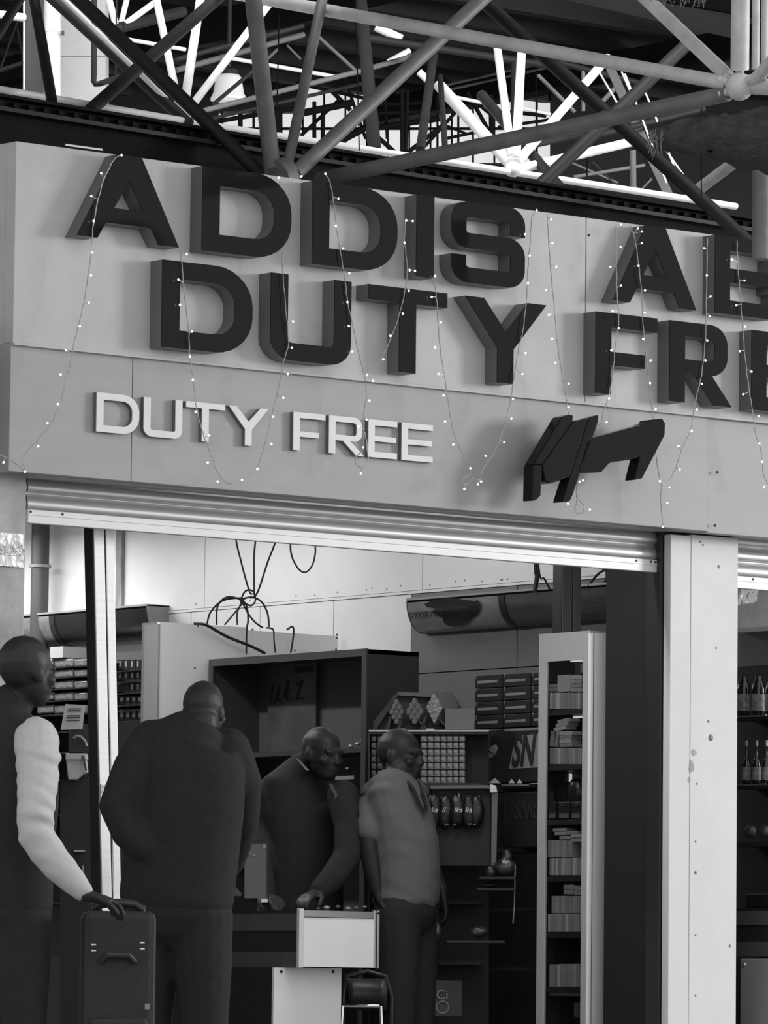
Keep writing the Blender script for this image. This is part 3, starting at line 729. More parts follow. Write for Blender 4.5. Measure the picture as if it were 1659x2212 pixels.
for k in range(34):
    y = random.uniform(0.8, 6); z = zl + random.choice((0.03, 0.035, 0.04))
    MB().tube((XW - 0.001, y, z), (XW + 0.004, y, z), 0.005, 8).build('screw', grey_m, wr)
tag(MB().box(-1.2, 5.0, 8.0, 8.15, 0, 2.95).build('wall_back_shop', wall_m), 'rear wall of the shop', kind='structure')
tag(MB().box(-1.35, -1.2, 0.25, 8.15, 0, 2.95).build('wall_left', M('dark_wall', 0.08, 0.7)), 'dark left wall of the shop', kind='structure')
tag(MB().box(-1.35, 6.5, 0.25, 8.15, 2.95, 3.05).build('ceiling_shop', wall_m), 'shop ceiling', kind='structure')

# fluorescent ceiling lamps of the shop
def ceiling_lamp(x, y, ln, power, label, along_x=False):
    r = empty('fluorescent_lamp', (x, y, 2.93), label, 'ceiling lamp', 'fluorescent lamps on the shop ceiling')
    hx, hy = (ln / 2, .06) if along_x else (.06, ln / 2)
    MB().box(x - hx, x + hx, y - hy, y + hy, 2.90, 2.95).build('housing', white_m, r)
    ux, uy = (ln / 2 - .03, 0) if along_x else (0, ln / 2 - .03)
    MB().tube((x - ux, y - uy, 2.875), (x + ux, y + uy, 2.875), 0.016, 10).build('tube', tube_light, r, smooth=True)
    l = bpy.data.lights.new('lamp_light', 'AREA'); l.shape = 'RECTANGLE'; l.size = ln if along_x else 0.1; l.size_y = 0.1 if along_x else ln; l.energy = power
    o = bpy.data.objects.new('lamp_light', l); COL.objects.link(o); o.parent = r; o.location = (0.0, 0, -0.08)
ceiling_lamp(3.55, 5.6, 1.4, 29, 'fluorescent lamp over the rear left shelves')
ceiling_lamp(3.72, 3.7, 1.3, 6, 'fluorescent lamp high beside the panelled wall')
ceiling_lamp(2.3, 2.9, 1.3, 25, 'fluorescent lamp over the white partition')
ceiling_lamp(3.9, 2.0, 1.4, 1.5, 'fluorescent lamp over the chocolate shelves')
ceiling_lamp(2.0, .33, 1.8, 18, 'added fill lamp behind the shutter over the entrance', True)  # unseen fill lamp, added to lift the dark parts of the shop

# service pipe and strip on the far wall
vp = empty('vertical_pipe', Px(86, 1250, XW - 0.1), 'dark round pipe with collar in the far left corner', 'pipe')
p0 = Px(86, 1250, XW - 0.1)
MB().tube((p0.x, p0.y, 1.2), (p0.x, p0.y, 2.94), 0.045, 16).build('pipe', M('pipe_paint', 0.06, 0.5, var=0.15), vp, smooth=True)
zc = Px(86, 1224, XW - 0.1).z
MB().tube((p0.x, p0.y, zc - .006), (p0.x, p0.y, zc + .008), 0.056, 16).build('collar', grey_m, vp, smooth=True)
st = MB().xbox(XW - 0.02, 0.018, 250, 262, 1140, 1320).build('timber_strip', M('rusty_timber', 0.28, 0.8, var=0.5, scale=12, stretch=(1, 1, .3)), org=Px(256, 1300, XW - .02))
tag(st, 'narrow weathered timber strip on the white wall beside the post', 'timber strip')

# leaning aluminium post and second post
def post(name, label, xl, xr, Y, top, bot, zoff=0.0, dark_px=22, alu_m=alu):
    a, b, c, d = Py(xl[0], top[1], Y), Py(xr[0], top[1], Y), Py(xl[1], bot[1], Y), Py(xr[1], bot[1], Y)
    k = 0.0
    def ext(p, q, z): return p + (q - p) * ((z - p.z) / (q.z - p.z))
    a2, b2 = ext(a, c, top[0]), ext(b, d, top[0]); c2, d2 = ext(a, c, 0.0), ext(b, d, 0.0)
    r = empty(name, c2, label, 'post')
    th = 0.06; yv = Vector((0, 1, 0)); m1t, m1b = a2.lerp(b2, .56), c2.lerp(d2, .56); g = Vector((0.0035, 0, 0))
    MB().hexa([c2, m1b - g, m1b - g + yv * th, c2 + yv * th, a2, m1t - g, m1t - g + yv * th, a2 + yv * th]).build('front_profile', alu_m, r, bevel=0.003)
    MB().hexa([m1b + g, d2, d2 + yv * th, m1b + g + yv * th, m1t + g, b2, b2 + yv * th, m1t + g + yv * th]).build('front_profile', alu_m, r, bevel=0.003)
    n_ = yv * (dark_px / 600 / 0.629); sx = Vector((0.004, 0, 0))
    MB().hexa([c2 - sx + yv * .004, c2 + yv * .004 + sx, c2 + sx + n_, c2 - sx + n_, a2 - sx + yv * .004, a2 + sx + yv * .004, a2 + sx + n_, a2 - sx + n_]).build('side_channel', black_sat, r)
    MB().hexa([c2.lerp(d2, .3) + yv * th, d2 + yv * th, d2 + yv * (th + .02), c2.lerp(d2, .3) + yv * (th + .02), a2.lerp(b2, .3) + yv * th, b2 + yv * th, b2 + yv * (th + .02), a2.lerp(b2, .3) + yv * (th + .02)]).build('back_channel', black_sat, r)
    return r
po = post('shutter_post', 'leaning bright aluminium post standing in the shop entrance', (203, 220), (246, 262), 0.33, (2.36, 1150), (0, 1940))
MB().ybox(0.325, 0.07, 218, 242, 1695, 1730).build('packing_tape', MATS['printed_tape'], po)
post('shutter_post', 'dark grey post behind the tall display cabinet', (1216, 1210), (1256, 1250), 0.99, (2.5, 1240), (0, 1900), alu_m=M('grey_alu', 0.12, 0.45, metal=0.3), dark_px=22)

# ------------------------------------------------------------------ light boxes
lb_m = M('lightbox_print', 0.26, 0.25, var=0.25, scale=4)
lb_d = M('lightbox_dark', 0.02, 0.25, var=0.3, scale=4)
def light_box(label, y0, y1, ztop, h, prot, mats, seams):
    r = empty('light_box', (XW, y0, ztop - h), label, 'light box', 'curved light boxes along the shop wall')
    prof = []
    for k in range(9):
        t = k / 8; an = t * math.pi / 2 * 0.9
        prof.append((XW - prot + (1 - math.cos(an)) * prot * 0.85, ztop - 0.015 - (h - .015) * math.sin(an) / math.sin(math.pi / 2 * .9)))
    ys = [y0] + seams + [y1]
    for (a, b), mt in zip(zip(ys, ys[1:]), mats):
        mb = MB()
        for y in (a + .003, b - .003): mb.v += [Vector((x, y, z)) for x, z in prof] + [Vector((x + .006, y, z)) for x, z in prof]
        n = len(prof); N = 2 * n
        for i in range(n - 1): mb.f += [(i, i + 1, N + i + 1, N + i), (n + i, n + i + 1, N + n + i + 1, N + n + i)]
        mb.build('curved_panel', mt, r, smooth='full')
    for s in seams:
        mb = MB().prism([(x - .006, z) for x, z in prof] + [(x + .01, z) for x, z in prof[::-1]], lambda u, v, y: (u, y, v), s - .02, s + .02)
        mb.build('divider', black_sat, r)
    cap = [(XW, ztop)] + [(XW - prot, ztop)] + prof + [(XW, prof[-1][1])]
    for y, nm in ((y0, 'end_cap'), (y1 - .008, 'end_cap')):
        MB().prism(cap, lambda u, v, y_: (u, y_, v), y, y + .008).build(nm, M('cap_grey', 0.2, 0.5) if y == y0 else black_sat, r)
    MB().box(XW - prot - .004, XW, y0, y1, ztop - .006, ztop + .004).build('top_rail', M('rail_grey', 0.35, 0.4, metal=.3), r)
    return r
XL = XW - 0.12
zt_ = Px(1100, 1277, XL).z
ya, yb_ = Px(1313, 1270, XL).y, Px(878, 1300, XL).y
ym = Px(1084, 1290, XL).y
r1 = light_box('curved light box printed with dark picture above the chocolate shelves', 0.62, yb_, zt_, 0.15, 0.12, [lb_d, M('lightbox_mid', 0.10, 0.25, var=0.3, scale=3, stretch=(1, 1, 9)), lb_m], [1.3, ym])
# dark picture and faint lettering on the light box front
for (pl, pr2, pt, pb) in ((918, 1035, 1292, 1318), (940, 1040, 1300, 1340), (955, 1022, 1320, 1355), (1020, 1042, 1296, 1322)):
    mb = MB(); n = 12; poly = []
    cx_, cy_ = (pl + pr2) / 2, (pt + pb) / 2
    for k in range(n):
        an = 2 * math.pi * k / n; q = random.uniform(.85, 1.08)
        poly.append((cx_ + (pr2 - pl) / 2 * math.cos(an) * q, cy_ + (pb - pt) / 2 * math.sin(an) * q))
    def onbox(x, y, off=0.004):
        for X in [XL + .003 * i for i in range(36)]:
            p = Px(x, y, X); t = max(0, min(1, (zt_ - .015 - p.z) / .135))
            an = math.asin(min(1, t * math.sin(math.pi / 2 * .9))); xs = XW - .12 + (1 - math.cos(an)) * .12 * .85
            if X >= xs - .004: return p - Vector((off + .004, 0, 0))
        return p
    v = [onbox(x, y) for x, y in poly]; c = onbox(cx_, cy_)
    mb.add(v + [c], [(i, (i + 1) % n, n) for i in range(n)]); mb.build('printed_picture', lb_d, r1)
put_text('printed_lettering', 'CHOOSE YOUR', 0.036, lb_d, onbox(889, 1335, .012), (0, -1, 0), (0.12, 0, 1), r1, xs=0.95)
XL2 = XW - 0.13
zt2_ = Px(200, 1316, XL2).z
light_box('curved light box with dark panels above the rear left shelves', Px(318, 1350, XL2).y, Px(-60, 1350, XL2).y, zt2_, 0.16, 0.13, [lb_d, M('lightbox_grey', 0.2, 0.25, var=0.4, scale=5, stretch=(1, 1, 4))], [Px(112, 1350, XL2).y])
xr_ = XW - 0.2
r3 = empty('light_box', (xr_, 0.3, 2.1), 'grey light box with white script seen past the right pillar', 'light box')
MB().box(xr_, XW, 0.22, 0.60, Px(1625, 1356, xr_).z, Px(1625, 1240, xr_).z).build('panel', M('poster_grey', 0.4, 0.4, var=0.35, scale=14, emit=0.08), r3, bevel=.004)
put_text('script_lettering', 'ka', 0.13, M('lit_script', .8, .4, emit=.25), Px(1590, 1305, xr_ - .004), (0, -1, 0.06), (0, -0.2, 1), r3, shear=0.3, bold=0.004)

# ------------------------------------------------------------------ partition, dark display cabinet, cables
YP = 3.3
x0, x1 = Py(345, 1400, YP).x, Py(730, 1380, YP).x
ztp = Py(420, 1348, YP).z
pt = empty('partition', (x0, YP, 0), 'white board partition between the two shelf bays', 'partition')
xs_ = Py(533, 1400, YP).x
MB().box(x0, xs_ - .002, YP, YP + .02, 0, ztp).build('board', white_m, pt)
MB().box(xs_ + .002, x1, YP, YP + .02, 0, ztp - .012).build('board', white_m, pt)
MB().box(x0 - .004, x0 + .03, YP + .02, YP + .13, 0, ztp).build('edge_post', M('post_grey', 0.22, 0.5), pt)
MB().box(x0 - .012, x0 - .004, YP - .004, YP + .10, 0, ztp - .01).build('edge_trim', M('post_grey2', 0.3, 0.5), pt)
for (x, y) in ((428, 1352), (546, 1360), (728, 1371), (728, 1378), (421, 1443), (637, 1405), (726, 1403)):
    p = Py(x, y, YP - .001); MB().tube(p, p + Vector((0, .003, 0)), 0.005, 8).build('screw', dark_m, pt)

XC = 3.4
yc0, yc1 = Px(795, 1402, XC).y, Px(455, 1415, XC).y
zc1 = Px(795, 1402, XC).z
xc1 = Py(905, 1405, yc0).x
cb = empty('display_cabinet', (XC, yc0, 0), 'dark open-fronted display cabinet with poster inside', 'cabinet')
cm = M('cabinet_black', 0.045, 0.5); cfm = M('cabinet_edge', 0.06, 0.45)
MB().box(XC, xc1, yc0, yc0 + .02, 0, zc1).build('side_panel', cm, cb)
MB().box(XC, xc1, yc1 - .02, yc1, 0, zc1).build('side_panel', cm, cb)
MB().box(XC, xc1, yc0, yc1, zc1 - .02, zc1).build('top_panel', cm, cb)
MB().box(xc1 - .02, xc1, yc0 + .02, yc1 - .02, 0, zc1 - .02).build('back_panel', M('cabinet_lining', 0.09, .6), cb)
MB().box(XC - .01, XC, yc0 - .002, yc0 + .03, 0, zc1 + .002).build('edge_strip', cfm, cb)
MB().box(XC - .01, XC, yc1 - .03, yc1, 0, zc1 + .002).build('edge_strip', cfm, cb)
MB().box(XC - .01, XC, yc0 + .03, yc1 - .03, zc1 - .03, zc1 + .002).build('edge_strip', cfm, cb)
for z in (Px(770, 1617, XC + .05).z - .02, 1.35, 0.9, 0.45): MB().box(XC + .01, xc1 - .02, yc0 + .02, yc1 - .02, z, z + .02).build('shelf', cm, cb)
xq = xc1 - .05
ps = empty('poster', Px(630, 1500, xq), 'dark grey poster with script lettering inside the dark display cabinet', 'poster')
MB().xbox(xq, 0.006, 578, 682, 1430, 1640).build('sheet', M('poster_dark', 0.07, 0.5, var=0.3, scale=6), ps)
MB().xbox(xq - .004, 0.004, 636, 674, 1440, 1452).build('printed_band', black_m, ps)
for pts in ([(590, 1480), (586, 1500), (584, 1515), (592, 1518), (600, 1500), (604, 1478), (598, 1505), (606, 1516)], [(612, 1505), (622, 1470), (618, 1510), (630, 1512)], [(640, 1478), (652, 1470), (640, 1512), (654, 1508)]):
    MB().path([Px(x, y, xq - .003) for x, y in pts], 0.006, 5).build('lettering', black_m, ps)
# small foil sweets and labels in the cabinet's lower right
for k, (x, y, w) in enumerate(((757, 1612, 14), (772, 1607, 16), (781, 1602, 12), (750, 1660, 9))):
    p = Px(x, y, XC + .05)
    tag(MB().sphere(p, w / 2 / 490, 8, (0.7, 1.1, 0.7)).build('foil_sweet', foil_m, org=p), 'shiny wrapped sweet, %s in the dark display cabinet' % ['left of the clump', 'topmost of the clump', 'right of the clump', 'lower single one'][k], 'sweet', 'foil sweets in the cabinet')
tag(MB().xbox(XC - .016, 0.004, 724, 764, 1676, 1684).build('shelf_label', grey_m, org=Px(744, 1680, XC - .016)), 'small price strip on the dark cabinet shelf', 'price label')

def cable(label, pts, r=0.0045, mat=cable_m):
    P = [Pd(x, y, (23.47 + (x - 345) * .0017) if dd == 'p' else dd) for x, y, dd in pts]; sm = []
    for i in range(len(P) - 1):
        a, b, c, d = P[max(i - 1, 0)], P[i], P[i + 1], P[min(i + 2, len(P) - 1)]
        for k in range(5):
            t = k / 5; sm.append(0.5 * (2 * b + (c - a) * t + (2 * a - 5 * b + 4 * c - d) * t * t + (3 * b - a - 3 * c + d) * t ** 3))
    sm.append(P[-1])
    tag(MB().path(sm, r, 6).build('cable', mat, smooth=True, org=P[0]), label, 'cable', 'loose cables over the partition')
D_ = 23.8
cable('black cable hanging from the shutter to the coil, leftmost', [(500, 1012, D_), (508, 1150, D_), (520, 1210, D_), (538, 1275, D_), (545, 1283, D_)])
cable('black cable hanging straight down to the coil, middle', [(556, 1012, D_), (553, 1150, D_), (549, 1200, D_), (549, 1285, D_)])
cable('black cable slanting down left to the coil, rightmost', [(640, 1012, D_), (600, 1155, D_), (578, 1215, D_), (556, 1280, D_), (540, 1292, D_)])
cable('black cable hanging in a U loop below the shutter', [(624, 1012, D_), (627, 1160, D_), (630, 1200, D_), (645, 1229, D_), (660, 1236, D_), (674, 1222, D_), (681, 1195, D_), (681, 1165, D_), (684, 1012, D_)])
cable('largest black cable arch at the left of the coil', [(447, 1349, D_), (455, 1322, D_), (480, 1298, D_), (515, 1292, D_), (525, 1300, D_), (485, 1350, D_)])
cable('second black cable arch inside the coil', [(468, 1350, D_), (470, 1310, D_), (490, 1290, D_), (520, 1297, D_), (512, 1325, D_), (513, 1350, D_)])
cable('small black cable loop on top of the coil', [(520, 1295, D_), (530, 1277, D_), (545, 1276, D_), (552, 1295, D_), (543, 1308, D_), (530, 1303, D_), (522, 1292, D_)])
cable('black cable arching right from the coil', [(525, 1293, D_), (545, 1290, D_), (565, 1300, D_), (578, 1325, D_), (581, 1354, D_)])
cable('black cable falling steeply right from the coil', [(521, 1296, D_), (536, 1325, D_), (552, 1345, D_), (568, 1356, D_)])
cable('black cable falling from the coil to the partition seam', [(521, 1297, D_), (533, 1310, D_), (536, 1340, D_), (533, 1360, 'p'), (532, 1412, 'p')])
cable('thick black cable draped diagonally across the partition top', [(420, 1347, 'p'), (445, 1350, 'p'), (490, 1375, 'p'), (540, 1395, 'p'), (572, 1411, 'p')], 0.007)
cable('thin cable hanging down the right partition board', [(575, 1356, 'p'), (590, 1360, 'p'), (592, 1385, 'p'), (595, 1410, 'p')], 0.004)
cable('cable loop hooked over the right end of the partition', [(620, 1360, 'p'), (632, 1354, 'p'), (634, 1370, 'p'), (628, 1410, 'p')], 0.005)
cable('wide black cable dropping behind the dark post', [(1159, 970, 22.85), (1158, 1210, 22.85), (1160, 1245, 22.85), (1155, 1280, 22.85)], 0.011)
cable('thin cable crossing beside the dark post', [(1150, 970, 22.8), (1163, 1222, 22.8), (1176, 1250, 22.8), (1189, 1275, 22.8)], 0.005)
cable('cable bundle arching above the tall cabinet', [(1268, 1270, 22.72), (1290, 1242, 22.7), (1308, 1232, 22.68), (1310, 1250, 22.68), (1298, 1268, 22.68)], 0.006)
cable('thin cable below the left end of the printed light box', [(906, 1370, 23.9), (903, 1390, 23.9), (906, 1402, 23.9)], 0.003, white_paint)

# ------------------------------------------------------------------ chocolate shelf facing the camera
DS = 22.5; S_ = F / DS
def cbox(d, dep, pl, pr2, ptp, pb): return MB().dbox(d, dep, pl, pr2, ptp, pb)
cs = empty('chocolate_shelf', Pd(925, 2100, DS), 'black shelf unit stacked with boxed chocolates', 'shelf')
cbox(DS, 0.15, 797, 1056, 1577, 1586).build('shelf_board', black_sat, cs)
cbox(DS - .012, 0.012, 797, 1056, 1577, 1580.5).build('price_rail', M('rail_bright', 0.5, 0.3, metal=.5), cs)
cbox(DS, 0.16, 797, 1040, 1692, 1702).build('shelf_board', black_sat, cs)
cbox(DS + .14, 0.02, 797, 1056, 1586, 2212).build('back_panel', black_m, cs)
cbox(DS, 0.16, 795, 799, 1577, 2230).build('upright', black_sat, cs)
for y in (1820, 1945, 2075): cbox(DS + .01, 0.14, 799, 1040, y, y + 9).build('shelf_board', black_m, cs)
for (x, w) in ((862, 15), (921, 17)):
    cbox(DS - .016, 0.006, x, x + w, 1574, 1580).build('price_card', white_m, cs)
# foil packs in columns
pk = None
def foil_pack(x, y, w, h, d, label, grp):
    r = empty('chocolate_pack', Pd(x + w / 2, y + h, d), label, 'chocolate', grp)
    cbox(d, 0.08, x + .2, x + w - .2, y + .5, y + h - .3).build('wrapper', foil_m, r, bevel=0.004)
    return r
NTH = ['first', 'second', 'third', 'fourth', 'fifth', 'sixth', 'seventh', 'eighth', 'ninth', 'tenth', 'eleventh', 'twelfth', 'thirteenth', 'fourteenth', 'fifteenth', 'sixteenth']
cols = [(908, 15), (923, 14), (937, 14), (951, 14), (965, 13), (978, 13), (991, 14)]
for ci, (x, w) in enumerate(cols):
    for ri in range(7):
        foil_pack(x, 1588 + ri * 15, w, 15, DS + .02, 'gold foil chocolate pack in the neat grid, %s column, %s row' % (NTH[ci], NTH[ri]), 'gold foil chocolate grid')
foil_d = M('dark_foil', 0.10, 0.4, metal=0.5, var=0.5, scale=28, bump=0.6, bscale=60)
for ci, x in enumerate((801, 814)):
    for ri in range(7):
        r = empty('chocolate_pack', Pd(x + 6, 1603 + ri * 15, DS + .02), 'dark foil chocolate pack left of the polo man head, %s column, %s row' % (NTH[ci], NTH[ri]), 'chocolate', 'dark foil chocolate column')
        cbox(DS + .02, 0.08, x + .5, x + 12, 1588.6 + ri * 15, 1602.4 + ri * 15).build('wrapper', foil_d, r, bevel=0.004)
# diamond bins: foil sweets piled in lozenge openings of a wooden tray
tr = empty('sweet_tray', Pd(880, 1577, DS + .02), 'dark wooden tray with diamond shaped compartments on the top shelf', 'tray')
def quad(d, dep, pts, d2=None):
    f_ = [Pd(x, y, d) for x, y in pts]; n = len(f_)
    return MB().add(f_ + [p + FH * dep for p in f_], [tuple(range(n)), tuple(range(n, 2 * n))] + [(i, (i + 1) % n, n + (i + 1) % n, n + i) for i in range(n)])
wood_d = M('dark_wood', 0.035, 0.5, var=0.3, scale=8, stretch=(1, 1, 6)); wood_l = M('light_board', 0.17, 0.55, var=0.15, scale=10)
quad(DS + .03, .1, [(806, 1576), (806, 1560), (855, 1497), (860, 1494), (862, 1500), (812, 1576)]).build('slanted_board', wood_d, tr)
quad(DS + .05, .08, [(858, 1494), (940, 1498), (935, 1506), (860, 1502)]).build('top_board', wood_l, tr)
quad(DS + .1, .03, [(812, 1576), (860, 1502), (965, 1502), (965, 1576)]).build('back_board', wood_d, tr)
for (a, b) in ((842, 818), (866, 842), (893, 905), (917, 893), (941, 953)):
    quad(DS + .02, .08, [(a, 1548), (a + 5, 1548), (b + 22, 1576), (b + 14, 1576)]).build('divider', wood_d, tr)
def diamond(cx_, top, bot, hw, label, n=4):
    my = top + (bot - top) * .46
    for i in range(n):
        for j in range(n):
            u, v = (i + .5) / n, (j + .5) / n
            x = cx_ + hw * (u - v); y = top + (bot - top) * (u + v) / 2
            p = Pd(x, y, DS + .01)
            o = MB().sphere(p, hw / n / S_ * 1.25, 8, (1, 0.8, 1.25)).build('foil_sweet', foil_m, smooth=True, org=p)
            tag(o, label + ', %s along and %s down' % (NTH[i], NTH[j]), 'sweet', 'foil sweets on the top shelf')
diamond(857, 1508, 1567, 16, 'foil wrapped sweet in the left diamond compartment', 3)
diamond(896, 1508, 1566, 19, 'foil wrapped sweet in the middle diamond compartment', 3)
bx_ = empty('chocolate_box', Pd(938, 1566, DS), 'grey long box with diamond shaped foil end on the top shelf', 'box')
quad(DS + .0, .02, [(938, 1494), (957, 1530), (938, 1566), (920, 1528)]).build('foil_end', foil_m, bx_, bevel=.003)
mb = MB(); fr_ = [(938, 1494), (957, 1530), (938, 1566), (920, 1528)]; bk_ = [(978, 1496), (996, 1527), (980, 1560), (962, 1527)]
mb.add([Pd(x, y, DS + .02) for x, y in fr_] + [Pd(x, y, DS + .12) for x, y in bk_], [(0, 1, 2, 3), (4, 5, 6, 7)] + [(i, (i + 1) % 4, 4 + (i + 1) % 4, 4 + i) for i in range(4)])
mb.build('carton', wood_l, bx_)
tag(cbox(DS + .0, .1, 962, 1024, 1530, 1576).build('carton', M('plain_carton', 0.24, 0.6, var=.08), org=Pd(990, 1576, DS)), 'plain grey carton beside the numbered black boxes', 'box')
tag(quad(DS + .11, .05, [(985, 1510), (996, 1509), (1012, 1532), (1000, 1534)]).build('carton', wood_l, org=Pd(998, 1530, DS + .1)), 'small tilted carton leaning behind the plain grey carton', 'box')

# black numbered boxes in a stack on the wall shelf
XN = 3.86
lab_m = M('label_strip', 0.26, 0.5)
def num_box(pl, pt_, col, row):
    r = empty('numbered_box', Px(pl + 30, pt_ + 29, XN), 'black box numbered three, %s column, %s row of the stack' % (['left', 'middle', 'right'][col], ['top', 'second', 'third', 'bottom'][row]), 'box', 'numbered black boxes')
    sh_ = -0.045 * (col) * 0
    cbx = MB().xbox(XN, 0.2, pl + .6, pl + 60, pt_ + .7, pt_ + 28.6).build('carton', black_sat, r, bevel=.003)
    p = MB().xbox(XN - .003, 0.003, pl + 6, pl + 49, pt_ + 13, pt_ + 19).build('label_strip', lab_m, cbx, bevel=.0014)
    put_text('number', '3', 0.026, lab_m, Px(pl + 1.5, pt_ + 10, XN - .003), (0, -1, 0), (0, 0, 1), cbx)
for c in range(3):
    for rw in range(4):
        num_box(1025 + c * 61, 1457 - c * 3.2 + rw * 29.2, c, rw)
# shelf boards below the numbered boxes and big printed bar box
ws = empty('wall_shelf', Px(1100, 1700, XN), 'black wall shelf under the numbered boxes', 'shelf')
MB().xbox(XN - .02, 0.3, 1030, 1330, 1571, 1579).build('shelf_board', black_sat, ws)
MB().xbox(XN - .02, 0.3, 1040, 1330, 1700, 1706).build('shelf_board', black_sat, ws)
MB().box(XW - .03, XW - .005, 0.9, Px(1020, 1600, XW).y, 0, Px(1100, 1590, XW).z).build('back_panel', black_m, ws)
for y in (1830, 1960, 2090): MB().xbox(XN - .02, 0.3, 1060, 1330, y, y + 8).build('shelf_board', black_sat, ws)
XB = 3.72
def bar_box(name, label, pl, pr2, ptp, pb, txt, ty, bright, tsize, tx):
    r = empty(name, Px((pl + pr2) / 2, pb, XB), label, 'box')
    MB().xbox(XB, 0.16, pl, pr2, ptp, pb).build('carton', black_sat, r, bevel=.004)
    tm = M('print_%s' % ('bright' if bright else 'dim'), 0.30 if bright else 0.05, 0.5)
    if bright:
        f_ = [(1114, 1590), (1175, 1584), (1175, 1657), (1099, 1661)]
        f_ = [Px(x, y, XB - .002) for x, y in f_]; n = 4
        MB().add(f_ + [p + Vector((.002, 0, 0)) for p in f_], [(0, 1, 2, 3), (4, 5, 6, 7)] + [(i, (i + 1) % 4, 4 + (i + 1) % 4, 4 + i) for i in range(4)]).build('print_ground', tm, r)
        put_text('brand_lettering', txt, tsize, black_m, Px(tx, ty, XB - .005), (0, -1, 0.03), (0, 0, 1), r, shear=0.28, xs=0.62, bold=0.005)
        pn = Px(1063, 1624, XB - .004)
        MB().sphere(pn, 0.036, 14, (.3, 1.15, .62), Matrix.Rotation(-0.62, 3, 'X') ).build('printed_nut', M('nut_print', 0.28, .5, var=.3, scale=20), r, smooth='full')
        MB().path([Px(1052, 1619, XB - .018), Px(1062, 1626, XB - .02), Px(1075, 1634, XB - .018)], .003, 5).build('nut_crease', black_m, r)
        MB().xbox(XB - .002, .002, 1090, 1175, ptp + 1, ptp + 5).build('top_print', lab_m, r)
    else:
        put_text('brand_lettering', txt, tsize, tm, Px(tx, ty, XB - .003), (0, -1, 0), (0, 0, 1), r, shear=0.28, xs=0.7)
    return r
bar_box('bar_box', 'large black candy bar box with big slanted letters and a nut picture', 1036, 1190, 1573, 1690, 'SN', 1655, True, 0.19, 1104)
bar_box('bar_box', 'dim black candy bar box with faint slanted letters lower on the shelf', 1088, 1190, 1710, 1830, 'SNIC', 1770, False, 0.11, 1111)
for i, (a, b, t, bt) in enumerate(((1056, 1080, 1681, 1692), (1098, 1111, 1683, 1692), (1116, 1127, 1683, 1692))):
    f_ = [(a, bt), (b, bt), ((a + b) / 2, t)]; p3 = [Px(x, y, XB - .02) for x, y in f_]
    o = MB().add(p3 + [p + Vector((.004, 0, 0)) for p in p3], [(0, 1, 2), (3, 4, 5), (0, 1, 4, 3), (1, 2, 5, 4), (2, 0, 3, 5)]).build('price_flag', white_m, org=p3[0])
    tag(o, 'white triangular price flag under the nut box, %s' % ['largest at left', 'middle one', 'right one'][i], 'price flag', 'price flags')
for i, (a, b) in enumerate(((1083, 1118), (1118, 1143), (1145, 1166))):
    tag(MB().xbox(XB - .022, .003, a, b - 1, 1693.5, 1697.5 if i < 2 else 1692).build('price_strip', white_m if i == 2 else lab_m, org=Px(a, 1696, XB - .02)), 'pale price strip on the shelf edge, %s' % ['left piece', 'middle piece', 'right piece by the tall cabinet'][i], 'price label', 'price strips')

# rounded metal end frame and foil bags
gf = empty('gondola_frame', Pd(1070, 1900, 22.2), 'rounded bright metal end frame of the low shelf', 'shelf frame')
pts = [(930, 1697), (1050, 1696), (1064, 1697), (1072, 1703), (1075, 1714), (1074, 1760), (1072, 1870)]
mb = MB(); 
outer = [Pd(x, y, 22.2) for x, y in pts]
inn = [Pd(x, y, 22.2) for x, y in ((930, 1704), (1050, 1703), (1058, 1704), (1061, 1708), (1062, 1716), (1062, 1760), (1061, 1870))]
n = len(outer); t_ = FH * .12
mb.v = [Vector(p) for p in outer + inn] + [p + t_ for p in outer + inn]
for i in range(n - 1):
    mb.f += [(i, i + 1, n + i + 1, n + i), (2 * n + i, 2 * n + i + 1, 3 * n + i + 1, 3 * n + i), (i, i + 1, 2 * n + i + 1, 2 * n + i), (n + i, n + i + 1, 3 * n + i + 1, 3 * n + i)]
mb.f += [(0, n, 3 * n, 2 * n), (n - 1, 2 * n - 1, 4 * n - 1, 3 * n - 1)]
mb.build('bent_profile', M('dull_alu', 0.12, 0.3, metal=.6), gf)
MB().hexa([Pd(1058, 1712, 22.16), Pd(1075, 1712, 22.16), Pd(1075, 1712, 22.2), Pd(1058, 1712, 22.2), Pd(1058, 1694, 22.16), Pd(1072, 1697, 22.16), Pd(1072, 1697, 22.2), Pd(1058, 1694, 22.2)]).build('corner_cap', bar_m, gf, bevel=.004)
cbox(22.24, .1, 935, 1060, 1704, 1870).build('back_board', black_m, gf)
for (a, b, y) in ((1036, 1114, 1894), (1030, 1114, 1918), (965, 1090, 2032)): cbox(21.92, .3, a, b, y, y + 5).build('low_board', black_m, gf)
foil_b = M('crinkled_foil_bag', 0.06, 0.12, metal=0.5, var=0.9, scale=12, bump=1.0, bscale=16)
def bag(label, x, y, d, w, h, grp=None, mat=foil_b):
    p = Pd(x, y, d); mb = MB().sphere((0, 0, 0), 1, 16)
    rot = Matrix.Rotation(-TH, 3, 'Z')
    for v in mb.v:
        nz = noise.noise(v * 2.3 + Vector((x, y, 0))) * .28
        q = v * (1 + nz); q = Vector((q.x * w / 2, q.y * w * .28, q.z * h / 2)) * (d / F)
        v[:] = p + rot @ q
    o = mb.build('snack_bag', mat, smooth='full', org=p)
    return tag(o, label, 'snack bag', grp or 'foil snack bags on the low shelf')
bag('crinkled shiny snack bag leaning right on the low shelf', 1092, 1872, 22.0, 46, 38)
bag('small shiny snack bag next to the leaning one', 1060, 1882, 22.05, 24, 26)
bag('shiny snack bag standing upright behind the leaning one', 1096, 1850, 22.15, 22, 30)
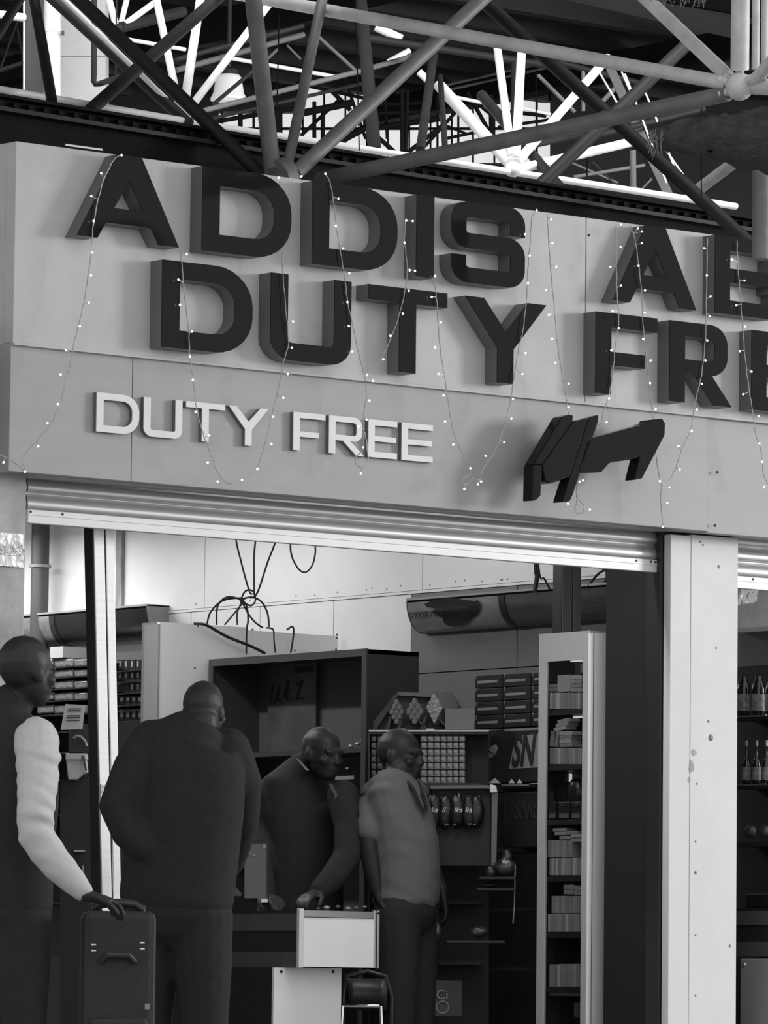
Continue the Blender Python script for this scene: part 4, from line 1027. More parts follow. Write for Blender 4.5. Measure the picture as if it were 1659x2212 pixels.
bag('flat shiny snack bag on the shelf below', 1055, 1912, 22.05, 40, 9)
bag('shiny snack bag lying near the polo man trousers', 1034, 2012, 22.0, 42, 26)
bag('small dark shiny bag beside the polo man hip', 943, 2010, 22.1, 22, 40)
bag('dark bag with glints between the two middle men', 762, 1770, 22.25, 44, 40)
fb_m = M('black_bag', 0.012, 0.3, var=.5, scale=10, bump=.6, bscale=20)
for i, x in enumerate((938, 962, 988, 1012, 1030)):
    o = bag('black candy bag with white script, %s of the row' % ['first', 'second', 'third', 'fourth', 'last'][i], x, 1752, 22.2, 31, 74, 'black candy bags with white script', fb_m)
    if i < 4:
        r_ = put_text('bag_script', ['ka', 'il', 'lka', 'ka'][i], 0.032, white_m, Pd(x - 8, 1755, 22.17), RW, UPV, None, shear=.3)
        r_.parent = o; r_.matrix_parent_inverse = Matrix.Translation(-o.location)
    sp = Pd(x + (4 if i % 2 else -5), 1780 + (i % 3), 22.17)
    c_ = MB().sphere(sp, .006, 6, (1.6, 1, .8)).build('bag_glint', foil_m, o)
pst = empty('small_poster', Pd(970, 2150, 22.1), 'dim poster with ring print low beside the polo man', 'poster')
cbox(22.1, .006, 940, 998, 2118, 2194).build('sheet', M('poster_dim', 0.03, .5, var=.4, scale=8), pst)
put_text('lettering', 'Ci', 0.055, lab_m, Pd(942, 2158, 22.09), RW, UPV, pst)
MB().path([Pd(956 + 13 * math.cos(a * .3), 2176 + 13 * math.sin(a * .3), 22.095) for a in range(22)], .003, 5).build('ring_print', grey_m, pst)
gl = MB().path([Pd(1113, 1868, 21.95), Pd(1111, 1960, 21.95), Pd(1108, 1995, 21.95)], .003, 6).build('shelf_rod', alu, org=Pd(1111, 1990, 21.95))
tag(gl, 'thin shiny upright rod beside the foil bags', 'rod')

# ------------------------------------------------------------------ tall display cabinet with cartons
XQ = 3.338
yq0, yq1 = 0.62, Px(1163, 1500, XQ).y
ztq = 2.092
xq2 = XQ + 0.19
tc = empty('tall_cabinet', (XQ, yq0, 0), 'tall grey framed glass display cabinet filled with cartons', 'cabinet')
fm = M('cabinet_frame_grey', 0.45, 0.45, var=.04)
yw0, yw1 = Px(1258, 1500, XQ).y, Px(1180, 1500, XQ).y
zw = Px(1220, 1427, XQ).z
MB().box(XQ, XQ + .012, yq0 + .012, yw0, 0, ztq).build('stile', fm, tc, bevel=.002)
MB().box(XQ, XQ + .012, yw1, yq1, 0, ztq).build('stile', fm, tc, bevel=.002)
MB().box(XQ, XQ + .012, yw0, yw1, zw, ztq).build('top_rail', fm, tc)
pts = [(XQ, yq0 + .008), (XQ + .004, yq0 + .002), (XQ + .01, yq0), (XQ + .08, yq0), (XQ + .16, yq0 + .008), (xq2, yq0 + .02), (xq2, yq0 + .045), (XQ + .013, yq0 + .045), (XQ + .013, yq0 + .0115), (XQ, yq0 + .0115)]
mb = MB(); spn = mb.prism(pts, lambda u, v, z: (u, v, z), 0, ztq).build('side_panel', M('cabinet_side', 0.92, 0.45, var=.03), tc, smooth=True)
gx = Py(1281, 1500, yq0).x
MB().box(gx, gx + .002, yq0 - .0012, yq0 + .001, 0, ztq).build('side_groove', dark_m, spn)
MB().box(XQ, xq2, yq0, yq1, ztq, ztq + .008).build('top_panel', fm, tc)
MB().box(XQ + .012, xq2, yq1 - .012, yq1, 0, ztq).build('far_panel', M('cab_inner', 0.03, .6), tc)
MB().box(xq2 - .01, xq2, yq0 + .045, yq1 - .012, 0, 1.80).build('back_panel', M('cab_back', 0.02, .6), tc)
MB().box(XQ + .002, XQ + .004, yw0, yw1, 0, zw).build('glass_pane', glass('clear_glass', .93, .03), tc)
shz = [Px(1220, y, XQ + .02).z for y in (1533, 1652, 1770, 1892, 2014, 2133)]
for z in shz: MB().box(XQ + .014, xq2 - .01, yq0 + .045, yq1 - .012, z - .022, z).build('shelf', M('cab_shelf', 0.015, .5), tc)
ctn = [M('carton_a', 0.23, .5, var=.15, scale=30), M('carton_b', 0.29, .5, var=.15, scale=30), M('carton_c', 0.19, .5, var=.15, scale=30), M('carton_d', 0.40, .5, var=.1, scale=30)]
XF = XQ + .02
def carton(pl, pr2, ptp, pb, label, grp, mi=None, X=XF, tilt=0, dep=.06):
    p = Px((pl + pr2) / 2, pb, X)
    o = MB().xbox(X, dep, pl, pr2, ptp, pb).build('cigarette_carton', ctn[mi if mi is not None else random.choice((0, 0, 1, 2))], org=p, bevel=.0015)
    if tilt: o.rotation_euler = (tilt, 0, 0)
    return tag(o, label, 'carton', grp)
def crow(ptp, pb, x0_, x1_, n, label, grp):
    w = (x1_ - x0_) / n
    for i in range(n): carton(x0_ + i * w + .3, x0_ + (i + 1) * w - .2, ptp + random.uniform(0, 1.2), pb, '%s %s' % (NTH[i], label), grp, 3 if random.random() < .12 else None)
G = 'cartons in the tall cabinet'
crow(1496, 1532, 1187, 1256, 16, 'upright carton in the row on the first shelf of the tall cabinet', G)
crow(1615, 1651, 1187, 1256, 15, 'upright carton in the row on the second shelf of the tall cabinet', G)
crow(1853, 1891, 1186, 1256, 15, 'upright carton in the lower row on the fourth shelf', G)
crow(1815, 1852, 1182, 1235, 11, 'upright carton in the upper row on the fourth shelf', G)
crow(1974, 2013, 1183, 1256, 15, 'upright carton in the lower row on the fifth shelf', G)
crow(1935, 1973, 1191, 1256, 14, 'upright carton in the upper row on the fifth shelf', G)
crow(2082, 2132, 1186, 1256, 12, 'dark upright carton on the sixth shelf of the tall cabinet', G)
carton(1204, 1232, 1458, 1494, 'wide carton standing on the top row of the tall cabinet', G, 1)
for i in range(4): carton(1233, 1256, 1459 + i * 9, 1467.5 + i * 9, 'flat carton stacked right of the wide carton, %s of four' % ['topmost', 'second', 'third', 'lowest'][i], G)
for i in range(2): carton(1186, 1203, 1478 + i * 8, 1485.5 + i * 8, 'flat carton stacked left of the wide carton, %s one' % ['upper', 'lower'][i], G, 2)
for i in range(4): carton(1208 + (i % 2), 1236 - (i % 3) * 2, 1580 + i * 8.6, 1588 + i * 8.6, 'flat carton in the neat pile on the second shelf row, %s of four' % ['topmost', 'second', 'third', 'lowest'][i], G)
for i in range(3): carton(1204 - i * 4, 1230 - i * 4, 1553 + i * 8.6, 1561 + i * 8.6, 'tilted flat carton on the leaning pile, %s of three' % ['topmost', 'middle', 'lowest'][i], G, tilt=-0.12)
carton(1187, 1195, 1580, 1613, 'carton leaning at the left of the second shelf, outer one', G, 2, tilt=0.1)
carton(1197, 1204, 1580, 1613, 'carton leaning at the left of the second shelf, inner one', G, 2, tilt=0.2)
for i, (a, b, t) in enumerate(((1194, 1222, 1789), (1198, 1222, 1797), (1222, 1248, 1795), (1208, 1232, 1806), (1233, 1256, 1802), (1233, 1256, 1811))):
    carton(a, b, t, t + 7.5, 'flat carton in the loose pile on the fourth shelf, piece %s' % ['topmost', 'under the topmost', 'right upper', 'centre lowest', 'right middle', 'right lowest'][i], G)
for i, (a, b, t) in enumerate(((1217, 1239, 1911), (1240, 1256, 1914), (1217, 1239, 1922), (1240, 1256, 1924))):
    carton(a, b, t, t + 10, 'flat carton on top of the fifth shelf rows, %s' % ['upper left', 'upper right', 'lower left', 'lower right'][i], G, 2)
for i, (a, b) in enumerate(((1184, 1201), (1206, 1230), (1233, 1254))):
    o = empty('carton_tray', Px((a + b) / 2, 1769, XF), 'dark carton with pale label on the third shelf, %s' % ['left', 'middle', 'right'][i], 'carton', G)
    MB().xbox(XF, .08, a, b, 1732, 1769).build('carton', M('tray_dark', .012, .4), o, bevel=.002)
    MB().xbox(XF - .002, .002, a + 2, b - 2, 1757, 1767).build('label', M('tray_label', .1, .5), o)
    if i: put_text('lettering', 'Zara' if False else 'Zen', .022, M('tray_text', .06, .5), Px(a + 4, 1741, XF - .002), (0, -1, 0), (0, 0, 1), o)
tag(MB().xbox(XF + .06, .05, 1190, 1232, 1690, 1730).build('dark_carton', M('tray_dark', .012, .4), org=Px(1210, 1730, XF + .06)), 'black carton standing on the third shelf behind the labelled ones', 'carton')
p = Px(1244, 1712, XF + .05)
tag(MB().sphere(p, .05, 14, (.6, 1, 1.2)).build('black_pouch', fb_m, smooth='full', org=p), 'rounded black pouch on the third shelf', 'pouch')
tag(MB().xbox(XF, .06, 1186, 1256, 2138, 2151).build('flat_tray', M('tray_grey', .1, .5), org=Px(1220, 2151, XF)), 'flat grey tray under the sixth shelf', 'tray')
tag(MB().xbox(XF, .06, 1240, 1256, 2166, 2198).build('printed_packet', foil_d, org=Px(1248, 2198, XF)), 'speckled packet at the bottom right of the tall cabinet', 'packet')
for i, (a, b, t) in enumerate(((1232, 1257, 1425), (1238, 1257, 1546.5))):
    tag(MB().xbox(XQ + .06, .012, a, b, t, t + 4).build('light_tube', M('cab_tube', .9, .3, emit=0.6 + .8 * i), org=Px(b, t, XQ + .06)), 'small light tube in the tall cabinet, %s' % ['above the first shelf', 'under the first shelf'][i], 'light tube', 'cabinet light tubes')
tag(MB().xbox(xq2 - .03, .01, 1185, 1200, 1556, 1566).build('glow_scrap', M('scrap_glow', .8, .5, emit=.4), org=Px(1192, 1566, xq2 - .03)), 'bright scrap of light behind the tilted cartons', 'light')  # small glowing plate painting a spot of light
tag(MB().xbox(xq2 - .03, .01, 1188, 1232, 1672, 1690).build('glow_patch', M('patch_glow', .8, .5, emit=.5), org=Px(1210, 1690, xq2 - .03)), 'glowing patch of painted light behind the black carton', 'light')  # glowing plate stands in for a bright patch of light

# ------------------------------------------------------------------ rear left shelves
XR = 3.94
sl = empty('rear_shelf', Px(200, 1700, XR), 'dark wall shelf under the rear left light box', 'shelf')
yA, yB = Px(321, 1500, XR).y, Px(-40, 1500, XR).y
MB().box(XW - .03, XW - .004, yA, yB, 0, Px(200, 1415, XW).z).build('back_panel', M('shelf_back', 0.10, .6), sl)
MB().box(XR, XW - .03, yA, yA + .02, 0, Px(320, 1400, XR).z).build('side_panel', M('shelf_side', 0.06, .5), sl)
for y in (1442, 1464, 1489, 1514, 1542, 1580, 1625, 1684, 1760, 1850, 1950): MB().xbox(XR, .24, -40, 252 if y < 1540 else 320, y, y + 3).build('shelf_board', black_sat, sl)
for y in (1447, 1471, 1496, 1522, 1556): MB().xbox(XR, .24, 250, 321, y, y + 3).build('shelf_board', black_sat, sl)
for ri, (t, b) in enumerate(((1424, 1441), (1446, 1463), (1471, 1488), (1496, 1513), (1523, 1541))):
    for ci, (a, c) in enumerate(((80, 114), (117, 156), (160, 187), (188, 215))):
        tag(MB().xbox(XR + .01, .1, a, c, t, b).build('gold_pack', foil_m, org=Px(a, b, XR), bevel=.006), 'gold wrapped pack on the rear left shelf, %s row, %s' % (['top', 'second', 'third', 'fourth', 'bottom'][ri], ['hidden leftmost', 'first beside the bald head', 'second beside the bald head', 'next to the aluminium post'][ci]), 'pack', 'gold packs on the rear left shelf')
glint = M('pale_print', .45, .4)
for ri, (t, b) in enumerate(((1424, 1447), (1449, 1471), (1473, 1496), (1503, 1522), (1530, 1556))):
    for ci in range(5):
        a = 254 + ci * 13 - (0 if ri < 3 else -3)
        if ri < 3 and ci == 4: continue
        o = empty('perfume_box', Px(a + 6, b, XR), 'small black boxed bottle on the rear shelf right of the post, %s row, %s' % (['top', 'second', 'third', 'fourth', 'bottom'][ri], ['first', 'second', 'third', 'fourth', 'fifth'][ci]), 'box', 'black boxed bottles on the rear shelf')
        MB().xbox(XR + .02, .08, a, a + 11, t + 1, b).build('carton', black_sat, o)
        if ri != 2 or ci in (2, 3): MB().xbox(XR + .018, .002, a + 3, a + (6 if ri < 3 else 8), t + 4, b - 7).build('print', glint, o)
tag(MB().xbox(XR, .15, 108, 136, 1397, 1421).build('carton', M('pale_carton', .45, .6), org=Px(120, 1421, XR)), 'pale carton on top of the rear left shelf', 'box')
note = empty('paper_note', Pd(157, 1577, 20.79), 'tilted white paper note with printed lines left of the post', 'paper')
f_ = [(131, 1577), (141, 1521), (184, 1523), (178, 1575)]
quad(20.795, .002, f_).build('sheet', M('paper', .55, .7, var=.06), note)
for i, y in enumerate((1530, 1534, 1545, 1549, 1555)): quad(20.792, .0015, [(147 - i, y + 2), (148 - i, y), (176 - i, y), (176 - i, y + 2)]).build('print_line', dark_m, note)
sw = empty('swirl_box', Pd(168, 1625, 20.8), 'black box with pale swirl below the paper note', 'box')
MB().dbox(20.8, .1, 148, 190, 1564, 1625).build('carton', black_sat, sw)
MB().path([Pd(x, y, 20.79) for x, y in ((158, 1595), (165, 1590), (175, 1592), (184, 1602), (187, 1612))], .006, 6).build('swirl', grey_m, sw)
tb = empty('white_tub', Pd(164, 1684, 20.8), 'white plastic tub with grooved lid behind the left man', 'tub')
quad(20.8, .08, [(142, 1640), (186, 1640), (189, 1668), (178, 1672), (164, 1684), (147, 1684)]).build('body', M('tub_white', .5, .4), tb, bevel=.004)
quad(20.79, .1, [(141, 1627), (187, 1627), (188, 1641), (141, 1641)]).build('lid', M('tub_white', .5, .4), tb, bevel=.004)
quad(20.785, .004, [(177, 1632), (181, 1632), (188, 1664), (184, 1664)]).build('groove', dark_m, tb)
ds = empty('low_display', Pd(190, 2100, 20.85), 'dark low display stand behind the left man', 'display stand')
MB().dbox(20.85, .25, 130, 215, 1684, 2400).build('body', black_m, ds)
MB().dbox(20.83, .02, 160, 183, 1836, 1840).build('handle', M('rail_bright', 0.5, 0.3, metal=.5), ds)
MB().dbox(20.83, .02, 178, 180, 1870, 1905).build('edge_rod', M('rail_bright', 0.5, 0.3, metal=.5), ds)
MB().dbox(20.95, .2, 215, 300, 1560, 2400).build('body', black_m, ds)
MB().dbox(20.91, .03, 148, 190, 1600, 1684).build('back_board', black_m, ds)

MB().dbox(23.0, .2, 325, 470, 1600, 2500).build('body', black_m, ds)

# ------------------------------------------------------------------ right opening: shelves with bottles
XG = 3.98
sr = empty('bottle_shelf', Px(1630, 1700, XG), 'dark bottle shelf seen past the right pillar', 'shelf')
MB().box(XW - .03, XW - .002, 0.25, .85, 0, Px(1630, 1440, XW).z).build('back_panel', black_m, sr)
MB().box(XW - .032, XW - .001, 0.25, .85, Px(1630, 1440, XW).z, Px(1630, 1362, XW).z).build('upper_panel', M('panel_grey', .14, .6), sr)
for y in (1546, 1694, 1820, 1962):
    MB().xbox(XG - .01, .2, 1560, 1700, y, y + 7).build('shelf_board', black_sat, sr)
    if y < 1800: MB().xbox(XG - .018, .008, 1560, 1654 - (0 if y < 1600 else 2), y, y + 3.5).build('price_rail', M('rail_dull', .25, .3, metal=.5), sr)
bot_g = M('dark_glass', .012, .12, spec=.7); lab_b = M('bottle_label', .2, .5, var=.6, scale=45)
def bottle(px_, base, top, w, label, neck=True):
    p = Px(px_, base, XG + .04); s = 22.0 / F; h = (base - top) * s; r = w / 2 * s
    o = empty('bottle', p, label, 'bottle', 'bottles past the right pillar')
    pr_ = [(r * .9, 0), (r, h * .03), (r, h * .42), (r * .85, h * .52), (r * .32, h * .62), (r * .28, h * .93), (r * .36, h * .94), (r * .36, h)] if neck else [(r * .9, 0), (r, h * .03), (r, h * .62), (r * .9, h * .75), (r * .6, h * .86), (r * .45, h * .92), (r * .5, h)]
    gb_ = MB().lathe(pr_, p, 16).build('glass_body', bot_g, o, smooth='full')
    lz = .08 if neck else .1
    MB().lathe([(r * 1.02, h * lz), (r * 1.02, h * (lz + (.3 if neck else .42)))], p, 16).build('label', lab_b, gb_, smooth=True)
    if neck: MB().lathe([(r * .38, h * .86), (r * .38, h * 1.0)], p, 12).build('cap', foil_m, gb_, smooth=True)
for i, x in enumerate((1582, 1606, 1638, 1668)): bottle(x, 1545, 1458, 29, 'squat dark bottle with starry label on the upper shelf, %s' % ['hidden by the pillar', 'next to the pillar', 'second from the pillar', 'at the frame edge'][i], False)
for i, x in enumerate((1612, 1634, 1655)): bottle(x, 1693, 1600, 19, 'slim dark bottle on the middle shelf, %s' % ['next to the pillar', 'in the middle', 'at the frame edge'][i])
for i, x in enumerate((1620, 1652)):
    p = Px(x, 1795, XG + .04)
    tag(MB().sphere(p, .028, 12, (.8, 1.1, 1.0)).build('jar', foil_d, smooth='full', org=p), 'dark shiny round jar on the third shelf, %s' % ['near the pillar', 'at the frame edge'][i], 'jar', 'dark jars on the third shelf')
p = Px(1635, 1960, XG)
tag(MB().xbox(XG, .1, 1608, 1680, 1928, 1961).build('dark_crate', M('crate', .02, .3, var=.4, scale=20), org=p, bevel=.01), 'dark glossy crate on the low shelf past the pillar', 'crate')
ch = empty('chest_freezer', Px(1640, 2200, XG - .02), 'grey chest with pale front panel at the lower right edge', 'freezer')
MB().xbox(XG - .02, .2, 1560, 1672, 1968, 1998).build('upper_band', M('band_grey', .12, .5, var=.1), ch)
MB().xbox(XG - .01, .19, 1560, 1672, 1998, 2034).build('gap_band', black_m, ch)
MB().xbox(XG - .02, .2, 1560, 1672, 2034, 2066).build('lower_band', M('band_grey', .12, .5, var=.1), ch)
MB().xbox(XG - .03, .2, 1597, 1672, 2070, 2500).build('front_panel', M('front_pale', .42, .35, var=.15, scale=6, stretch=(1, 1, .3)), ch, bevel=.008)
p = Px(1608, 2083, XG - .032); MB().sphere(p, .01, 10).build('knob', alu, ch, smooth='full')

# ------------------------------------------------------------------ counter
c0_ = Pd(650, 1965, 21.3); CX, CY = c0_.x, c0_.y
CXR = Py(820, 1965, CY).x
zt_c, zb_c = c0_.z, Py(650, 2090, CY).z
ct = empty('cash_counter', (CX, CY, 0), 'shop counter with pale end panel in aluminium frame and white pedestal', 'counter')
wpn = M('counter_white', .92, .45, var=.03)
yl = CY + .6
MB().box(CX + .01, CXR - .01, CY + .01, yl, zb_c + .01, zt_c - .012).build('top_box', M('counter_core', .03, .5), ct)
MB().box(CX + .01, CXR - .03, CY - .002, CY + .01, zb_c + .004, zt_c - .03).build('end_panel', wpn, ct)
aluf = M('frame_aluminium', .75, .28, metal=.9)
MB().box(CX - .012, CX + .012, CY - .006, CY + .012, zb_c, zt_c + .004).build('frame_post', bar_m, ct, bevel=.002)
xp = Py(806, 2020, CY).x
MB().box(xp, xp + .012, CY - .006, CY + .012, zb_c + .002, zt_c + .004).build('frame_post', aluf, ct, bevel=.002)
MB().box(CXR - .012, CXR, CY - .002, CY + .012, zb_c, zt_c + .004).build('frame_post', aluf, ct, bevel=.002)
MB().box(CX + .012, xp, CY - .006, CY + .008, zt_c - .028, zt_c - .002).build('frame_rail', M('frame_dull', .4, .35, metal=.8), ct, bevel=.001)
side = M('counter_side', .10, .5, var=.1)
h = zt_c - zb_c
MB().box(CX - .004, CX + .01, CY + .014, yl, zb_c + h * .64, zt_c - .004).build('side_band', side, ct)
MB().box(CX - .004, CX + .01, CY + .014, yl, zb_c, zb_c + h * .27).build('side_band', side, ct)
MB().box(CX, CX + .01, CY + .014, yl, zb_c + h * .27, zb_c + h * .64).build('side_slot', black_m, ct)
MB().box(CX - .006, CXR, CY - .002, yl, zt_c - .012, zt_c - .004).build('worktop', black_sat, ct)
YQ = CY + .10
xa, xb = Py(591, 2150, YQ).x, Py(737, 2150, YQ).x
MB().box(xa, xb, YQ, YQ + .012, 0, zb_c).build('pedestal_panel', wpn, ct)
MB().box(xa, xb, YQ + .012, YQ + .48, 0, zb_c).build('pedestal', M('pedestal_side', .02, .5), ct)
for x in (608, 720):
    p = Py(x, 2099, YQ - .001); MB().tube(p, p + Vector((0, .004, 0)), .007, 10).build('screw_hole', black_m, ct)
for i, (x, w, g) in enumerate(((688, 10, 0), (706, 16, 1), (730, 12, 0), (752, 14, 1), (770, 10, 0), (788, 9, 1))):
    p = Pd(x, 1963 - 2 * (i % 3), 21.55)
    tag(MB().sphere(p, w / 2 / 530, 8, (1.2, .8, .7)).build('counter_sweet', foil_m if g else foil_d, org=p), 'wrapped sweet lying on the counter end, %s from the left' % ['first', 'second', 'third', 'fourth', 'fifth', 'last'][i], 'sweet', 'sweets on the counter')
cdp = Pd(570, 1945, 21.7)
tag(MB().dbox(21.7, .03, 564, 578, 1941, 1949).build('price_card', white_m, org=cdp), 'small white card on the counter by the standing screen', 'card')
sc_ = empty('counter_screen', Pd(552, 1940, 21.75), 'grey glowing counter screen behind the dark man hand', 'screen')
MB().dbox(21.75, .02, 528, 576, 1822, 1940).build('display', M('screen_grey', .05, .3, emit=.035), sc_)
MB().dbox(21.745, .03, 576, 581, 1818, 1944).build('bezel', black_m, sc_)
MB().dbox(21.745, .03, 524, 581, 1816, 1822).build('bezel', black_m, sc_)
MB().tube(Pd(531, 1841, 21.745), Pd(552, 1849, 21.745), .003, 5).build('screen_mark', lab_m, sc_)
MB().dbox(21.745, .005, 568, 575, 1824, 1832).build('screen_mark', lab_m, sc_)

# chrome chair behind the counter
cp_ = Pd(792, 2300, 21.75)
chz = .48
cr_ = empty('metal_chair', (cp_.x, cp_.y, 0), 'chrome framed chair half hidden behind the counter', 'chair')
chr_m = M('chrome', .75, .12, metal=1.0)
ca = Matrix.Rotation(-TH, 3, 'Z')
L = lambda x, y, z: Vector((cp_.x, cp_.y, 0)) + ca @ Vector((x, y, z))
MB().hexa([L(-.1, -.14, .44), L(.1, -.14, .44), L(.1, .1, .44), L(-.1, .1, .44), L(-.1, -.14, .48), L(.1, -.14, .48), L(.1, .1, .48), L(-.1, .1, .48)]).build('seat', black_sat, cr_, bevel=.015)
for (x, y) in ((-.1, -.15), (.055, -.15), (-.1, .1), (.1, .1)):
    t = L(x, y, .558 if y < 0 else .44); b = L(x + (.03 if x > 0 else -.03), y * 1.1, 0)
    MB().tube(b, t, .009, 8).build('leg', chr_m, cr_, smooth=True)
MB().tube(L(-.1, -.15, .558), L(.05, -.15, .558), .008, 8).build('arm_rail', chr_m, cr_, smooth=True)
MB().path([L(-.1, .1, .44), L(-.1, .11, .6), L(-.085, .12, .68), L(.0, .13, .7), L(.075, .12, .68), L(.1, .11, .6), L(.1, .1, .44)], .01, 8).build('back_frame', black_sat, cr_, smooth=True)
mb = MB()
for i in range(7):
    a = -.085 + .17 * i / 6
    for (z, o_) in ((.54, 0), (.67, 0)): mb.v.append(L(a, .115 + .012 * (1 - (a / .085) ** 2), z))
for i in range(6): mb.f.append((2 * i, 2 * i + 2, 2 * i + 3, 2 * i + 1))
bo = mb.build('backrest', black_sat, cr_, smooth='full'); so = bo.modifiers.new('s', 'SOLIDIFY'); so.thickness = .02

# ------------------------------------------------------------------ people
def fuse(mb, voxel, name, it=4):
    me = mb.mesh('tmp'); o = bpy.data.objects.new('tmp', me); COL.objects.link(o)
    rm = o.modifiers.new('r', 'REMESH'); rm.mode = 'VOXEL'; rm.voxel_size = voxel; rm.use_smooth_shade = True
    if it:
        sm = o.modifiers.new('s', 'SMOOTH'); sm.iterations = it; sm.factor = .5
    dg = bpy.context.evaluated_depsgraph_get(); dg.update()
    m2 = bpy.data.meshes.new_from_object(o.evaluated_get(dg)); m2.name = name
    bpy.data.objects.remove(o)
    return m2
def place(me, name, mat, parent):
    off = Vector(parent.location)
    for v in me.vertices: v.co -= off
    me.materials.clear(); me.materials.append(mat)
    for p in me.polygons: p.use_smooth = True
    o = bpy.data.objects.new(name, me); COL.objects.link(o); o.parent = parent
    return o
def loft(mb, rings, side, n=16, cap=True):
    rings = [(Vector(c), a, b) for c, a, b in rings]
    if cap:
        c, a, b = rings[0]; t = (rings[0][0] - rings[1][0]).normalized(); m_ = min(a, b)
        pre = [(c + t * m_ * .75, a * .45, b * .45), (c + t * m_ * .45, a * .8, b * .8)]
        c, a, b = rings[-1]; t = (rings[-1][0] - rings[-2][0]).normalized(); m_ = min(a, b)
        post_ = [(c + t * m_ * .45, a * .8, b * .8), (c + t * m_ * .75, a * .45, b * .45)]
        rings = pre + rings + post_
    k = len(mb.v); N = len(rings)
    for i, (c, a, b) in enumerate(rings):
        t = (rings[min(i + 1, N - 1)][0] - rings[max(i - 1, 0)][0]).normalized()
        s = (side - t * side.dot(t)).normalized(); w = t.cross(s)
        for q in range(n):
            an = 2 * math.pi * q / n
            mb.v.append(c + s * math.cos(an) * a + w * math.sin(an) * b)
    for i in range(N - 1):
        for q in range(n):
            mb.f.append((k + i * n + q, k + i * n + (q + 1) % n, k + (i + 1) * n + (q + 1) % n, k + (i + 1) * n + q))
    mb.f.append(tuple(range(k, k + n))[::-1]); mb.f.append(tuple(range(k + (N - 1) * n, k + N * n)))
def limb(mb, pts, side, g=0.0):
    loft(mb, [(p, r + g, r + g) for p, r in pts], side, 14)
def head(mb, c, f, s=1.0, tilt=0.0):
    r = Vector((f.y, -f.x, 0)); u = UPV
    f = (f + u * tilt).normalized(); u = r.cross(f).normalized()
    rot = Matrix((r, f, u)).transposed()
    E_ = lambda off, sc, n=16: mb.sphere(c + rot @ (Vector(off) * s), s, n, sc, rot)
    E_((0, -.012, .025), (.076, .098, .092)); E_((0, .022, -.035), (.062, .072, .075)); E_((0, .045, -.085), (.04, .042, .032))
    E_((0, .092, -.022), (.013, .018, .026)); E_((0, .098, -.036), (.018, .015, .012)); E_((0, .078, .012), (.055, .02, .014))
    E_((0, .083, -.062), (.026, .014, .008)); E_((0, .082, -.072), (.022, .013, .008))
    for q in (-1, 1):
        E_((.076 * q, -.008, -.012), (.012, .022, .033), 10); E_((.03 * q, .08, .0), (.013, .012, .009), 8); E_((.045 * q, .06, -.03), (.022, .025, .022), 8)
def hand(mb, wrist, dr, nrm, curl=.5, thumb=1):
    dr = dr.normalized(); nrm = (nrm - dr * nrm.dot(dr)).normalized(); sd = dr.cross(nrm) * thumb
    loft(mb, [(wrist, .027, .02), (wrist + dr * .03, .034, .018), (wrist + dr * .065, .041, .017), (wrist + dr * .088, .040, .015)], sd, 12)
    for k, (o_, l) in enumerate(((.031, .068), (.011, .078), (-.010, .073), (-.030, .058))):
        p = wrist + dr * .085 + sd * o_; a = curl * .7; pts = [(p - dr * .015, .0095), (p, .0095)]
        for j, fr_ in enumerate((.45, .32, .25)):
            d2 = dr * math.cos(a) + nrm * math.sin(a); p = p + d2 * l * fr_; pts.append((p, .0092 - .0008 * j)); a += curl
        limb(mb, pts, sd)
    p = wrist + dr * .025 + sd * .03; d2 = (dr * .75 + sd * .7 + nrm * .3).normalized(); pts = [(p, .013)]
    p = p + d2 * .035; pts.append((p, .0115)); p = p + (dr * .9 + sd * .25 + nrm * .5).normalized() * .03; pts.append((p, .0105)); p = p + (dr + nrm * .6).normalized() * .025; pts.append((p, .009))
    limb(mb, pts, nrm)
def legs(mb, hip, f, r, a, g=0.0, foot=True, spread=.09):
    for q in (-1, 1):
        h_ = hip + r * spread * q
        kn = Vector((h_.x, h_.y, .47)) + r * .01 * q + f * .015; an = Vector((h_.x, h_.y, .09)) + r * .015 * q - f * .02
        limb(mb, [(h_, .085 + g), (h_.lerp(kn, .5), .075 + g), (kn, .056 + g), (kn.lerp(an, .35), .054 + g), (an, .038 + g * 1.4)], r)
        if foot: loft(mb, [(an - f * .05 - UPV * .045, .035, .035), (an + f * .05 - UPV * .05, .042, .034), (an + f * .14 - UPV * .062, .045, .024), (an + f * .19 - UPV * .066, .035, .018)], r, 12)
def torso(mb, rings, r, g=0.0):
    loft(mb, [(Pd(x, y, d), a + g, b + g) for x, y, d, a, b in rings], r, 20)
def arm(mb, pts, r, g=0.0):
    limb(mb, [(Pd(x, y, d), q) for x, y, d, q in pts], r, g)
def base(rings):
    p = Pd(*rings[-1][:3]); return Vector((p.x, p.y, 0))
def side_of(f): return Vector((f.y, -f.x, 0))

black_cloth = M('black_cloth', .028, .85, spec=.2, var=.15, scale=30)
grey_knit = M('pale_grey_knit', .55, .85, spec=.2, var=.06, scale=60, bump=.25, bscale=16)
polo_m = M('grey_polo', .14, .85, spec=.2, var=.06, scale=50, bump=.2, bscale=12)
shoe_m = M('black_shoe', .012, .35)

